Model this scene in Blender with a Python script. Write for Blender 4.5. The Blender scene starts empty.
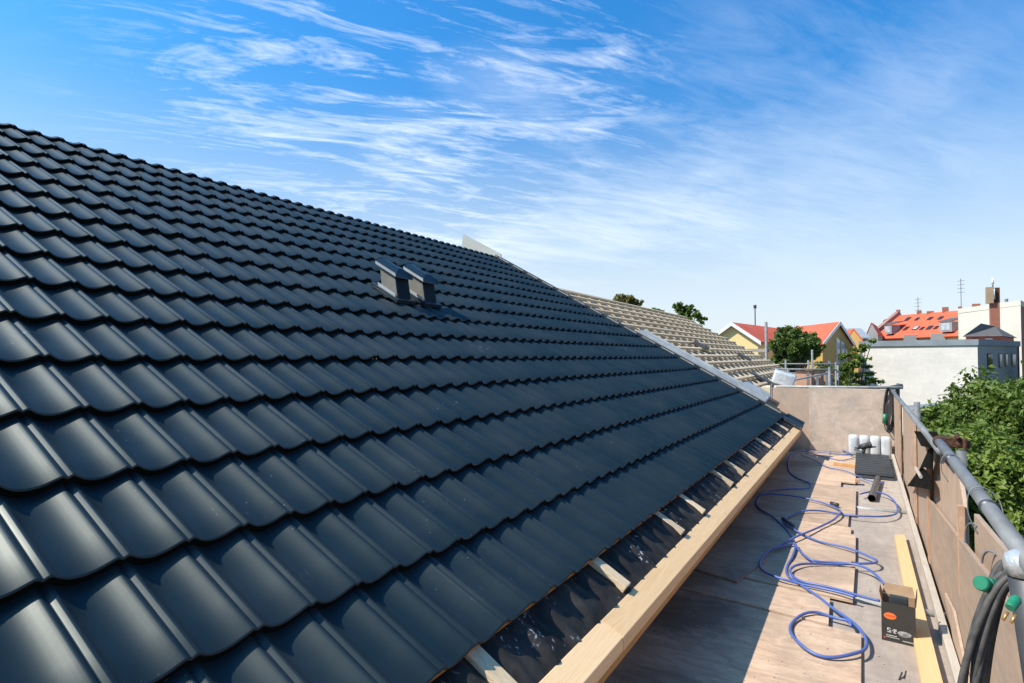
import bpy, bmesh, math, random
from mathutils import Vector, Matrix
random.seed(7)
C = bpy.context.scene.collection
R = math.radians
sc = bpy.context.scene

# ------------------------------------------------------------------ camera
FOC, YAW, PIT = 583.8, .54207, .02545
cam_d = bpy.data.cameras.new('camera')
cam = bpy.data.objects.new('camera', cam_d); C.objects.link(cam)
cam_d.sensor_width = 36.0
cam_d.lens = FOC / 1024 * 36.0
cam_d.clip_start = 0.05; cam_d.clip_end = 3000
CAM = Vector((0, 0, 6.5))
cam.location = CAM
cam.rotation_euler = (R(90) + PIT, 0, YAW)
sc.camera = cam

# ------------------------------------------------------------------ light
SUN = Vector((-0.68, -0.54, 1.0)).normalized()       # towards the sun
sun_el = math.asin(SUN.z)
ld = bpy.data.lights.new('sun', 'SUN'); ld.energy = 4.6; ld.angle = R(0.5); ld.color = (1.0, .93, .82)
lo = bpy.data.objects.new('sun', ld); C.objects.link(lo)
lo.rotation_euler = SUN.to_track_quat('Z', 'Y').to_euler()
sc.view_settings.view_transform = 'Standard'
sc.view_settings.look = 'None'
sc.view_settings.gamma = 1.0
sc.view_settings.use_curve_mapping = False
sc.view_settings.exposure = 0.68

w = bpy.data.worlds.new('World'); sc.world = w; w.use_nodes = True
nt = w.node_tree; nt.nodes.clear()
def N(t, typ, **k):
    n = t.nodes.new(typ)
    for a, v in k.items(): setattr(n, a, v)
    return n
def L(t, a, b): t.links.new(a, b)
def math_n(t, op, a, b=None, clamp=False):
    n = N(t, 'ShaderNodeMath', operation=op); n.use_clamp = clamp
    for i, v in enumerate((a, b)):
        if v is None: continue
        if isinstance(v, (int, float)): n.inputs[i].default_value = v
        else: L(t, v, n.inputs[i])
    return n.outputs[0]
def ramp(t, fac, stops, interp='LINEAR'):
    n = N(t, 'ShaderNodeValToRGB'); n.color_ramp.interpolation = interp
    e = n.color_ramp.elements
    while len(e) < len(stops): e.new(0.5)
    for el, (p, c) in zip(e, stops):
        el.position = p
        el.color = (c, c, c, 1) if isinstance(c, (int, float)) else (*c, 1)
    if fac is not None: L(t, fac, n.inputs[0])
    return n.outputs[0]
def mixc(t, fac, a, b, mode='MIX'):
    n = N(t, 'ShaderNodeMix', data_type='RGBA', blend_type=mode)
    for i, v in ((0, fac), (6, a), (7, b)):
        if isinstance(v, (int, float)): n.inputs[i].default_value = v
        elif isinstance(v, tuple): n.inputs[i].default_value = (*v, 1)
        else: L(t, v, n.inputs[i])
    return n.outputs[2]
sky = N(nt, 'ShaderNodeTexSky', sky_type='NISHITA')
sky.sun_disc = False
sky.sun_elevation = sun_el
sky.sun_rotation = math.atan2(SUN.x, SUN.y)
sky.air_density = 1.0; sky.dust_density = 1.2; sky.ozone_density = 2.5
hs = N(nt, 'ShaderNodeHueSaturation'); hs.inputs['Saturation'].default_value = 1.2
hs.inputs['Hue'].default_value = 0.497
L(nt, sky.outputs[0], hs.inputs['Color'])
tc = N(nt, 'ShaderNodeTexCoord')
sep = N(nt, 'ShaderNodeSeparateXYZ'); L(nt, tc.outputs['Generated'], sep.inputs[0])
# cirrus: the view direction projected on a high flat layer
den = math_n(nt, 'ADD', math_n(nt, 'MAXIMUM', sep.outputs[2], 0.0), 0.16)
cx = math_n(nt, 'DIVIDE', sep.outputs[0], den); cy = math_n(nt, 'DIVIDE', sep.outputs[1], den)
comb = N(nt, 'ShaderNodeCombineXYZ'); L(nt, cx, comb.inputs[0]); L(nt, cy, comb.inputs[1])
def layer(rot, scale, nscale, detail, rough, dist, off=(0, 0, 0)):
    # rotate first, then stretch, so that the streaks run along the rotated x axis
    m0 = N(nt, 'ShaderNodeMapping'); m0.inputs['Rotation'].default_value = (0, 0, rot); m0.inputs['Location'].default_value = off
    L(nt, comb.outputs[0], m0.inputs[0])
    m1 = N(nt, 'ShaderNodeMapping'); m1.inputs['Scale'].default_value = scale
    L(nt, m0.outputs[0], m1.inputs[0])
    n = N(nt, 'ShaderNodeTexNoise'); n.inputs['Scale'].default_value = nscale
    n.inputs['Detail'].default_value = detail; n.inputs['Roughness'].default_value = rough; n.inputs['Distortion'].default_value = dist
    L(nt, m1.outputs[0], n.inputs['Vector'])
    return n.outputs[0]
def blob(px, py, inner, outer):
    v = cam_dir(px, py)
    vm = N(nt, 'ShaderNodeVectorMath', operation='DOT_PRODUCT'); L(nt, tc.outputs['Generated'], vm.inputs[0]); vm.inputs[1].default_value = v
    mr = N(nt, 'ShaderNodeMapRange', interpolation_type='SMOOTHSTEP')
    mr.inputs[1].default_value = math.cos(R(outer)); mr.inputs[2].default_value = math.cos(R(inner))
    L(nt, vm.outputs['Value'], mr.inputs[0]); return mr.outputs[0]
_r = Vector((math.cos(YAW), math.sin(YAW), 0)); _d0 = Vector((-math.sin(YAW), math.cos(YAW), 0)); _u0 = Vector((0, 0, 1))
_d = _d0 * math.cos(PIT) + _u0 * math.sin(PIT); _u = _u0 * math.cos(PIT) - _d0 * math.sin(PIT)
def ray(x, y): return _d + _r * ((x - 512) / FOC) - _u * ((y - 341.5) / FOC)
def cam_dir(x, y): return ray(x, y).normalized()
STREAK = -R(50)
streaks = layer(STREAK, (0.75, 2.2, 1), 1.9, 9, .64, 1.5, (3.1, 1.7, 0))
fine = layer(STREAK, (1.0, 4.2, 1), 3.4, 8, .68, 1.8, (0.4, 5.2, 0))
soft = layer(STREAK, (0.8, 1.1, 1), 1.1, 4, .55, .3, (7.7, 2.3, 0))
cs = math_n(nt, 'ADD', math_n(nt, 'MULTIPLY', streaks, .60), math_n(nt, 'MULTIPLY', fine, .40))
m_a = blob(350, 105, 1, 25); m_b = blob(560, 60, 2, 12); m_c = blob(500, 200, 2, 15); m_d = blob(800, 150, 3, 19); m_e = blob(640, 210, 2, 15); m_f = blob(930, 110, 2, 14)
strong = math_n(nt, 'MAXIMUM', m_a, math_n(nt, 'MULTIPLY', m_b, .75))
weak = math_n(nt, 'MAXIMUM', math_n(nt, 'MAXIMUM', m_c, m_e), math_n(nt, 'MULTIPLY', math_n(nt, 'MAXIMUM', m_d, math_n(nt, 'MULTIPLY', m_f, .5)), .5))
dens_streak = math_n(nt, 'MULTIPLY', ramp(nt, cs, [(.49, 0.), (.59, .36), (.74, 1.)]), math_n(nt, 'MULTIPLY', strong, .92))
mixed = math_n(nt, 'ADD', math_n(nt, 'MULTIPLY', soft, .6), math_n(nt, 'MULTIPLY', cs, .4))
dens_soft = math_n(nt, 'MULTIPLY', ramp(nt, mixed, [(.44, 0.), (.66, 1.)]), math_n(nt, 'MULTIPLY', weak, .55))
dens = math_n(nt, 'SUBTRACT', 1.0, math_n(nt, 'MULTIPLY', math_n(nt, 'SUBTRACT', 1.0, dens_streak), math_n(nt, 'SUBTRACT', 1.0, dens_soft)), True)
lowfade = N(nt, 'ShaderNodeMapRange', interpolation_type='SMOOTHSTEP'); lowfade.inputs[1].default_value = .03; lowfade.inputs[2].default_value = .22
L(nt, sep.outputs[2], lowfade.inputs[0])
dens = math_n(nt, 'MULTIPLY', dens, lowfade.outputs[0])
# deep blue overhead, paler and whiter towards the horizon
upk = N(nt, 'ShaderNodeMapRange', interpolation_type='SMOOTHSTEP'); upk.inputs[1].default_value = .02; upk.inputs[2].default_value = .55
L(nt, sep.outputs[2], upk.inputs[0])
tint = mixc(nt, upk.outputs[0], (.98, 1.0, 1.03), (.40, 1.17, 1.52))
blue = mixc(nt, 1.0, hs.outputs[0], tint, 'MULTIPLY')
hz = N(nt, 'ShaderNodeMapRange', interpolation_type='SMOOTHSTEP'); hz.inputs[1].default_value = .44; hz.inputs[2].default_value = -.02
L(nt, sep.outputs[2], hz.inputs[0])
blue = mixc(nt, math_n(nt, 'MULTIPLY', hz.outputs[0], .85), blue, (5.3, 5.9, 6.45))
skyc = mixc(nt, dens, blue, (8.0, 8.5, 9.0))
bg = N(nt, 'ShaderNodeBackground'); bg.inputs[1].default_value = 0.10
L(nt, skyc, bg.inputs[0])
wo = N(nt, 'ShaderNodeOutputWorld'); L(nt, bg.outputs[0], wo.inputs[0])

# ------------------------------------------------------------------ helpers
def at(px, py, **k):
    """a point on the photo's line of sight: where it meets X=, Y= or Z= or at depth D="""
    q = ray(px, py); (a, v), = k.items()
    t = v if a == 'D' else (v - CAM['XYZ'.index(a)]) / q['XYZ'.index(a)]
    return CAM + q * t

class MB:
    def __init__(s): s.v = []; s.f = []
    def add(s, vs, fs):
        o = len(s.v); s.v += [tuple(v) for v in vs]; s.f += [tuple(i + o for i in f) for f in fs]; return s
    def box(s, a, b):
        x0, y0, z0 = a; x1, y1, z1 = b
        return s.add([(x0,y0,z0),(x1,y0,z0),(x1,y1,z0),(x0,y1,z0),(x0,y0,z1),(x1,y0,z1),(x1,y1,z1),(x0,y1,z1)],
                     [(0,3,2,1),(4,5,6,7),(0,1,5,4),(1,2,6,5),(2,3,7,6),(3,0,4,7)])
    def obox(s, c, ax, ay, az, hx, hy, hz):
        c = Vector(c); ax = Vector(ax).normalized(); ay = Vector(ay).normalized(); az = Vector(az).normalized()
        vs = [c + ax*(i*hx) + ay*(j*hy) + az*(k*hz) for k in (-1, 1) for (i, j) in ((-1,-1),(1,-1),(1,1),(-1,1))]
        return s.add(vs, [(0,3,2,1),(4,5,6,7),(0,1,5,4),(1,2,6,5),(2,3,7,6),(3,0,4,7)])
    def prism(s, poly, vec):
        n = len(poly); p = [Vector(q) for q in poly]; v = Vector(vec)
        return s.add(p + [q + v for q in p], [tuple(range(n))[::-1], tuple(range(n, 2*n))] + [(i, (i+1) % n, n + (i+1) % n, n + i) for i in range(n)])
    def tube(s, pts, r, seg=10, cap=True, closed=False):
        pts = [Vector(p) for p in pts]; n = len(pts); rings = []
        rr = r if isinstance(r, (list, tuple)) else [r] * n
        up = None; o = len(s.v); vs = []; fs = []
        for i, p in enumerate(pts):
            a = pts[(i-1) % n] if (closed or i > 0) else p; b = pts[(i+1) % n] if (closed or i < n-1) else p
            t = (b - a).normalized()
            if up is None: up = Vector((0, 0, 1)) if abs(t.z) < .9 else Vector((1, 0, 0))
            sx = t.cross(up).normalized(); sy = sx.cross(t).normalized(); up = sy
            vs += [p + (sx * math.cos(6.28319*k/seg) + sy * math.sin(6.28319*k/seg)) * rr[i] for k in range(seg)]
        m = n if closed else n - 1
        for i in range(m):
            for k in range(seg):
                j = (i+1) % n
                fs.append((i*seg+k, i*seg+(k+1) % seg, j*seg+(k+1) % seg, j*seg+k))
        if cap and not closed:
            fs.append(tuple(range(seg))[::-1]); fs.append(tuple((n-1)*seg + k for k in range(seg)))
        return s.add(vs, fs)
    def build(s, name, mat, parent=None, loc=None, smooth=False, bevel=0, fix=True):
        base = Vector(loc) if loc is not None else Vector((0, 0, 0))
        if parent is not None:
            q = parent
            while q is not None: base = base + Vector(q.location); q = q.parent
            base = base - (Vector(loc) if loc is not None else Vector((0,0,0)))
        me = bpy.data.meshes.new(name)
        me.from_pydata([tuple(Vector(v) - base) for v in s.v], [], s.f)
        if fix or bevel:
            bm = bmesh.new(); bm.from_mesh(me)
            if bevel:
                bmesh.ops.bevel(bm, geom=[e for e in bm.edges if len(e.link_faces) == 2 and e.calc_face_angle(0) > .5], offset=bevel, segments=2, affect='EDGES', profile=.6)
            bmesh.ops.recalc_face_normals(bm, faces=bm.faces)
            bm.to_mesh(me); bm.free()
        if smooth:
            for p in me.polygons: p.use_smooth = True
        me.materials.append(mat)
        o = bpy.data.objects.new(name, me); C.objects.link(o)
        if parent is not None: o.parent = parent
        elif loc is not None: o.location = loc
        return o
def tag(o, label=None, cat=None, group=None, kind=None):
    for k, v in (('label', label), ('category', cat), ('group', group), ('kind', kind)):
        if v: o[k] = v
    return o
def thing(name, label, cat, loc, group=None):
    o = bpy.data.objects.new(name, None); C.objects.link(o); o.location = loc; o.empty_display_size = .2
    return tag(o, label, cat, group)
def smoothpath(pts, sub=6, closed=False):
    p = [Vector(q) for q in pts]; n = len(p); out = []
    for i in range(n if closed else n - 1):
        a, b, c, d = (p[(i-1) % n] if (closed or i) else p[0]), p[i], p[(i+1) % n], (p[(i+2) % n] if (closed or i < n-2) else p[-1])
        for k in range(sub):
            t = k / sub
            out.append(.5*((2*b) + (c-a)*t + (2*a-5*b+4*c-d)*t*t + (3*b-a-3*c+d)*t**3))
    if not closed: out.append(p[-1])
    return out

# ------------------------------------------------------------------ materials
def mat(name):
    m = bpy.data.materials.new(name); m.use_nodes = True; t = m.node_tree
    return m, t, t.nodes['Principled BSDF']
def coords(t, scale=(1, 1, 1), rnd=True, kind='Object'):
    tcn = N(t, 'ShaderNodeTexCoord'); mp = N(t, 'ShaderNodeMapping'); mp.inputs['Scale'].default_value = scale
    if rnd:
        oi = N(t, 'ShaderNodeObjectInfo'); cb = N(t, 'ShaderNodeVectorMath', operation='SCALE'); cb.inputs[0].default_value = (37, 19, 11)
        L(t, oi.outputs['Random'], cb.inputs['Scale'])
        ad = N(t, 'ShaderNodeVectorMath', operation='ADD'); L(t, tcn.outputs[kind], ad.inputs[0]); L(t, cb.outputs[0], ad.inputs[1])
        L(t, ad.outputs[0], mp.inputs[0])
    else: L(t, tcn.outputs[kind], mp.inputs[0])
    return mp.outputs[0]
def noise(t, vec, scale, detail=4, rough=.55, dist=0):
    n = N(t, 'ShaderNodeTexNoise'); n.inputs['Scale'].default_value = scale; n.inputs['Detail'].default_value = detail
    n.inputs['Roughness'].default_value = rough; n.inputs['Distortion'].default_value = dist
    L(t, vec, n.inputs['Vector']); return n.outputs[0]
def bump(t, b, h, strength=.3, dist=.01):
    n = N(t, 'ShaderNodeBump'); n.inputs['Strength'].default_value = strength; n.inputs['Distance'].default_value = dist
    L(t, h, n.inputs['Height']); L(t, n.outputs[0], b.inputs['Normal'])
def plain(name, c1, c2=None, rough=.6, scale=6, metal=0, spec=.5, bmp=0, stretch=(1, 1, 1)):
    m, t, b = mat(name)
    c2 = c2 or tuple(x * .8 for x in c1)
    n = noise(t, coords(t, stretch), scale, 5, .6)
    L(t, mixc(t, ramp(t, n, [(.35, 0.), (.65, 1.)]), c2, c1), b.inputs['Base Color'])
    b.inputs['Roughness'].default_value = rough; b.inputs['Metallic'].default_value = metal
    b.inputs['Specular IOR Level'].default_value = spec
    if bmp: bump(t, b, n, bmp, .01)
    return m
def wood(name, light, dark, grain=(14, 1.0, 14), stain=None, stain_amt=.5, rough=.7, gs=3., knots=False, contrast=1., st_scale=1.3, spots=(), tone=.28):
    m, t, b = mat(name)
    v = coords(t, grain)
    g = noise(t, v, gs, 6, .65, 1.6)
    fine_ = noise(t, v, gs * 5, 3, .6)
    gg = math_n(t, 'ADD', math_n(t, 'MULTIPLY', g, .7), math_n(t, 'MULTIPLY', fine_, .3))
    col = mixc(t, ramp(t, gg, [(.5 - .16 / contrast, 0.), (.5 + .16 / contrast, 1.)]), dark, light)
    if stain:
        s = noise(t, coords(t, (1, .7, 1)), st_scale, 6, .68, .4)
        col = mixc(t, math_n(t, 'MULTIPLY', ramp(t, s, [(.44, 0.), (.66, 1.)]), stain_amt), col, stain)
        s3 = noise(t, coords(t, (.35, 2.4, 1)), 3.1, 6, .7, 1.2)
        col = mixc(t, math_n(t, 'MULTIPLY', ramp(t, s3, [(.50, 0.), (.68, 1.)]), stain_amt * .8), col, tuple(x * 1.05 for x in stain))
        s4 = noise(t, coords(t, (1, 1, 1)), 7.5, 5, .75, .8)
        col = mixc(t, math_n(t, 'MULTIPLY', ramp(t, s4, [(.56, 0.), (.62, 1.)]), stain_amt * .35), col, tuple(min(1, x * 1.25) for x in light))
        s2 = noise(t, coords(t, (1, 1, 1)), 55, 3, .5)
        col = mixc(t, math_n(t, 'MULTIPLY', ramp(t, s2, [(.66, 0.), (.72, 1.)]), stain_amt * .7), col, tuple(x * .5 for x in stain))
    if knots:
        vo = N(t, 'ShaderNodeTexVoronoi', feature='F1'); vo.inputs['Scale'].default_value = 2.2; vo.inputs['Randomness'].default_value = 1
        L(t, coords(t, (2.2, 1, 2.2)), vo.inputs['Vector'])
        col = mixc(t, ramp(t, vo.outputs['Distance'], [(.03, .75), (.07, 0.)]), col, tuple(x * .45 for x in dark))
    oi = N(t, 'ShaderNodeObjectInfo')
    hv = N(t, 'ShaderNodeHueSaturation'); L(t, col, hv.inputs['Color'])
    L(t, math_n(t, 'ADD', math_n(t, 'MULTIPLY', oi.outputs['Random'], tone), 1.0 - tone * .55), hv.inputs['Value'])
    col = hv.outputs[0]
    for (bx_, by_, r_, amt) in spots:                    # old oily patches with a place of their own
        gp = N(t, 'ShaderNodeNewGeometry'); vm = N(t, 'ShaderNodeVectorMath', operation='DISTANCE'); L(t, gp.outputs['Position'], vm.inputs[0]); vm.inputs[1].default_value = (bx_, by_, 5.05)
        pn = noise(t, gp.outputs['Position'], 5, 6, .75)
        dd = math_n(t, 'ADD', math_n(t, 'DIVIDE', vm.outputs['Value'], r_), math_n(t, 'MULTIPLY', math_n(t, 'SUBTRACT', pn, .5), 1.6))
        col = mixc(t, math_n(t, 'MULTIPLY', ramp(t, dd, [(.55, 1.), (1.0, 0.)]), amt), col, (.075, .058, .046))
    L(t, col, b.inputs['Base Color'])
    b.inputs['Roughness'].default_value = rough; b.inputs['Specular IOR Level'].default_value = .3
    bump(t, b, gg, .25, .004)
    return m

# coated sheet-metal roof: near-black slate blue, semi-gloss, dusty specks and scuffs
def make_tile_mat(name, base, rough, dust=.12):
    m, t, b = mat(name)
    v = coords(t, (1, 1, 1), rnd=False)
    n1 = noise(t, v, 2.2, 5, .6); n2 = noise(t, v, 38, 3, .6)
    col = mixc(t, math_n(t, 'MULTIPLY', ramp(t, n1, [(.40, 0.), (.75, 1.)]), dust), base, (.16, .16, .155))
    sp = noise(t, v, 95, 2, .5)
    patch = ramp(t, noise(t, v, 2.7, 2, .5), [(.56, 0.), (.68, 1.)])
    col = mixc(t, math_n(t, 'MULTIPLY', math_n(t, 'MULTIPLY', ramp(t, sp, [(.71, 0.), (.76, 1.)]), patch), .7), col, (.35, .37, .38))
    sm = noise(t, coords(t, (1, 1, 1), rnd=False), 16, 4, .7, 2.)
    smk = math_n(t, 'MULTIPLY', ramp(t, sm, [(.60, 0.), (.70, 1.)]), ramp(t, noise(t, v, 1.9, 1, .5), [(.66, 0.), (.72, 1.)]))
    col = mixc(t, math_n(t, 'MULTIPLY', smk, .35), col, (.28, .31, .33))
    L(t, col, b.inputs['Base Color'])
    L(t, math_n(t, 'ADD', math_n(t, 'MULTIPLY', n1, .10), rough - .05), b.inputs['Roughness'])
    b.inputs['Specular IOR Level'].default_value = .40
    b.inputs['Specular Tint'].default_value = (.93, 1, .95, 1)
    bump(t, b, n2, .03, .004)
    return m
M = {}
M['tile'] = make_tile_mat('coated roof metal', (.0062, .0148, .0195), .44, .07)
M['grille'] = plain('dark navy grille', (.010, .018, .026), (.008, .014, .02), .6, 8, spec=.15)  # navy also holds the shade of the vent's front
M['plain_metal'] = plain('plain coated metal', (.007, .02, .033), (.006, .017, .028), .42, 6, spec=.4)
M['foot_metal'] = plain('matt blue coated metal', (.014, .034, .056), (.012, .03, .05), .6, 6, spec=.15)
M['riser_shade'] = plain('shade-black tile riser', (.003, .003, .0035), None, .7, 5, spec=.15)  # shade under each tile edge put into the step face's colour
M['tile_dark'] = make_tile_mat('dark coated trim metal', (.020, .026, .032), .42)
M['vent'] = plain('vent coating', (.19, .18, .155), (.15, .145, .125), .55, 9, spec=.2)
M['flash'] = plain('zinc flashing', (.44, .45, .45), (.30, .31, .32), .5, 5, metal=.35)
M['pale_metal'] = plain('pale primed sheet', (.42, .42, .38), (.36, .36, .32), .5, 3)
M['lit_trim'] = plain('lit trim side', (.30, .28, .25), (.2, .19, .17), .55, 8)  # pale colour carries the sunlight on the verge trim's side
M['galv'] = plain('galvanised scaffold tube', (.215, .22, .225), (.13, .133, .135), .65, 9, metal=.2, spec=.3, stretch=(1, .4, 1), bmp=.08)
M['galv_pale'] = plain('pale painted tube', (.40, .39, .36), (.25, .25, .235), .55, 8, metal=.15)
M['rust'] = plain('rusty iron', (.12, .05, .025), (.035, .022, .017), .85, 45, bmp=.6, spec=.25)
M['steel_dark'] = plain('dark steel', (.09, .095, .10), (.05, .05, .055), .45, 14, metal=.6)
M['fascia'] = wood('planed spruce', (.86, .61, .35), (.76, .49, .25), (16, .8, 16), rough=.6, knots=True)
M['fascia2'] = wood('planed spruce darker', (.82, .565, .31), (.70, .44, .215), (16, .8, 16), rough=.6, knots=True)
M['orange_wood'] = wood('resinous wood', (.52, .27, .09), (.34, .15, .04), (14, 1, 14), rough=.7)
M['rafter'] = wood('rafter timber', (.70, .55, .36), (.54, .40, .24), (1, 14, 14), stain=(.35, .25, .15), stain_amt=.3)
M['batten'] = wood('roof batten', (.72, .58, .40), (.56, .44, .29), (14, 1, 14), stain=(.36, .28, .2), stain_amt=.4, st_scale=.8)
M['plank'] = wood('fresh yellow plank', (.58, .40, .21), (.50, .325, .15), (18, .7, 18), rough=.6, knots=True)
M['ply_pink'] = wood('weathered plywood', (.56, .40, .28), (.40, .27, .18), (2.2, 9, 8), stain=(.26, .19, .14), stain_amt=.62, gs=1.3, contrast=1.5, spots=((-.92, 3.45, .36, .62), (-1.0, 4.0, .26, .5), (-.8, 2.6, .25, .35), (-.9, 5.2, .3, .35), (-.75, 8.9, .35, .35)))
M['ply_wet'] = wood('stained plywood', (.50, .37, .27), (.36, .26, .19), (2.2, 9, 8), stain=(.12, .10, .085), stain_amt=.8, gs=1.3, st_scale=1.7)
M['ply_grey'] = wood('greyed plywood', (.38, .315, .265), (.30, .24, .195), (8, 1.6, 8), stain=(.215, .17, .14), stain_amt=.6, gs=1.4)
M['ply_wall'] = wood('upright plywood', (.40, .285, .205), (.27, .185, .13), (6, 1.4, 7), stain=(.29, .225, .18), stain_amt=.6, gs=1.2)
M['ply_wall_b'] = wood('pinkish upright plywood', (.45, .32, .23), (.31, .21, .148), (6, 6, 1.4), stain=(.32, .25, .2), stain_amt=.45, gs=1.2)
M['ply_end'] = wood('end plywood', (.60, .465, .365), (.50, .375, .285), (3, 3, 1.5), stain=(.33, .28, .235), stain_amt=.8, gs=1.1, st_scale=2.2)
M['ply_end_b'] = wood('end plywood brown', (.46, .33, .24), (.38, .265, .19), (3, 3, 1.5), stain=(.30, .24, .2), stain_amt=.6, gs=1.1)
M['edge'] = wood('split board edge', (.62, .40, .26), (.34, .18, .10), (5, 5, 1.2), stain=(.25, .12, .07), stain_amt=.5)
M['toe'] = wood('pale grey batten', (.46, .40, .335), (.35, .295, .24), (12, 1, 12), stain=(.3, .25, .2), stain_amt=.4)
M['felt'] = None
def felt():
    m, t, b = mat('black underlay')
    v = coords(t, (1, 1, 1), rnd=False)
    n = noise(t, v, 6, 5, .65)
    col = mixc(t, ramp(t, n, [(.38, 0.), (.7, 1.)]), (.010, .0095, .009), (.045, .041, .037))
    sp = noise(t, v, 48, 3, .55)
    pt = ramp(t, noise(t, v, 4.1, 3, .6), [(.50, 0.), (.64, 1.)])
    col = mixc(t, math_n(t, 'MULTIPLY', ramp(t, sp, [(.60, 0.), (.67, 1.)]), pt), col, (.42, .45, .50))
    L(t, col, b.inputs['Base Color']); b.inputs['Roughness'].default_value = .68; b.inputs['Specular IOR Level'].default_value = .25
    bump(t, b, noise(t, v, 20, 3, .6), .25, .006)
    return m
M['felt'] = felt()
M['felt2'] = plain('dark brown underlay', (.10, .085, .07), (.055, .048, .04), .8, 3)
M['hose'] = plain('blue rubber hose', (.06, .115, .36), (.07, .10, .26), .42, 20)
M['black_rubber'] = plain('black rubber', (.022, .022, .024), (.05, .048, .047), .55, 30, bmp=.1)
M['cable_dusty'] = plain('dusty black cable', (.035, .033, .033), (.085, .078, .072), .65, 25)
M['green'] = plain('green plastic', (.012, .20, .105), (.012, .14, .075), .4, 12)
M['copper'] = plain('brass pins', (.62, .33, .12), (.5, .25, .08), .35, 20, metal=.7)
M['box_black'] = plain('black printed card', (.028, .026, .024), (.036, .032, .029), .5, 12)
M['card'] = plain('brown cardboard', (.36, .23, .13), (.28, .175, .10), .8, 18)
M['sticker'] = plain('orange sticker', (.85, .20, .03), (.80, .17, .02), .45, 8)
M['white_print'] = plain('white print', (.62, .60, .57), (.5, .48, .46), .5, 30)
M['red_print'] = plain('red print', (.65, .05, .03), (.6, .04, .02), .5, 30)
M['silver_print'] = plain('silver print', (.40, .39, .38), (.14, .14, .14), .4, 34)
M['plastic_white'] = plain('white sack plastic', (.56, .57, .58), (.42, .44, .46), .4, 9, bmp=.15)
M['bag_grey_print'] = plain('grey print on sack', (.42, .42, .45), (.7, .7, .7), .5, 16)
M['sheet_black'] = plain('black ribbed sheet', (.038, .042, .046), (.028, .03, .033), .42, 7, spec=.2)
M['pipe_black'] = plain('black coated pipe', (.03, .03, .031), (.045, .045, .045), .28, 10)
M['rag'] = plain('dirty black plastic', (.004, .0037, .0034), (.011, .010, .008), .9, 7, spec=.04, bmp=.4)
M['wrap'] = plain('dark grey wrapped plastic', (.05, .052, .057), (.035, .035, .038), .5, 12, bmp=.2)
M['tape'] = plain('silver tape', (.62, .63, .64), (.45, .46, .47), .25, 35, metal=.5, bmp=.6)
M['mark'] = plain('dark marker', (.03, .028, .025), None, .8)
def masonry(name, brick, brick2, mortar, bw=.24, bh=.07, rot=0, rough=.85, stain=.25):
    m, t, b = mat(name)
    tcn = N(t, 'ShaderNodeTexCoord'); s = N(t, 'ShaderNodeSeparateXYZ'); L(t, tcn.outputs['Object'], s.inputs[0])
    cb = N(t, 'ShaderNodeCombineXYZ'); L(t, math_n(t, 'ADD', s.outputs[0], s.outputs[1]), cb.inputs[0]); L(t, s.outputs[2], cb.inputs[1])
    br = N(t, 'ShaderNodeTexBrick'); br.inputs['Scale'].default_value = 1; br.inputs['Brick Width'].default_value = bw
    br.inputs['Row Height'].default_value = bh; br.inputs['Mortar Size'].default_value = .008
    br.inputs['Color1'].default_value = (*brick, 1); br.inputs['Color2'].default_value = (*brick2, 1); br.inputs['Mortar'].default_value = (*mortar, 1)
    L(t, cb.outputs[0], br.inputs['Vector'])
    n = noise(t, tcn.outputs['Object'], .55, 7, .65)
    n2 = noise(t, tcn.outputs['Object'], 4, 5, .65)
    col = mixc(t, math_n(t, 'MULTIPLY', ramp(t, n, [(.4, 0.), (.7, 1.)]), stain), br.outputs[0], tuple(x * .6 for x in brick))
    col = mixc(t, math_n(t, 'MULTIPLY', ramp(t, n2, [(.4, 0.), (.75, 1.)]), stain * .6), col, tuple(x * .7 for x in brick2))
    L(t, col, b.inputs['Base Color']); b.inputs['Roughness'].default_value = rough
    return m
M['brick'] = masonry('red brick', (.30, .12, .08), (.24, .10, .07), (.35, .31, .27))
M['white_wall'] = masonry('whitewashed brick', (.62, .575, .52), (.59, .54, .49), (.56, .52, .47), .5, .15, stain=.42)
M['tall_wall'] = masonry('cream panel wall', (.60, .56, .48), (.57, .53, .455), (.60, .55, .46), 2.4, .8, stain=.14)
M['grey_wall'] = masonry('grey render', (.275, .27, .265), (.26, .255, .25), (.26, .255, .25), .5, .15, stain=.2)  # also gives the white building's side wall its painted shade
M['yellow_wall'] = masonry('yellow render', (.80, .60, .28), (.78, .58, .27), (.77, .56, .26), .5, .2, stain=.1)
M['mustard_shade_wall'] = masonry('yellow wall in painted shade', (.50, .30, .085), (.46, .27, .075), (.42, .25, .08), .3, .1, stain=.25)  # darker copy of the yellow wall, painted for the wing in shade
M['cream_band'] = plain('cream render', (.74, .62, .34), (.7, .57, .3), .8, 2)
M['red_wall'] = plain('orange red render', (.62, .14, .08), (.54, .11, .06), .8, 2)
M['pink_panel'] = plain('salmon board', (.56, .31, .20), (.46, .25, .16), .8, 3)
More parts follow.
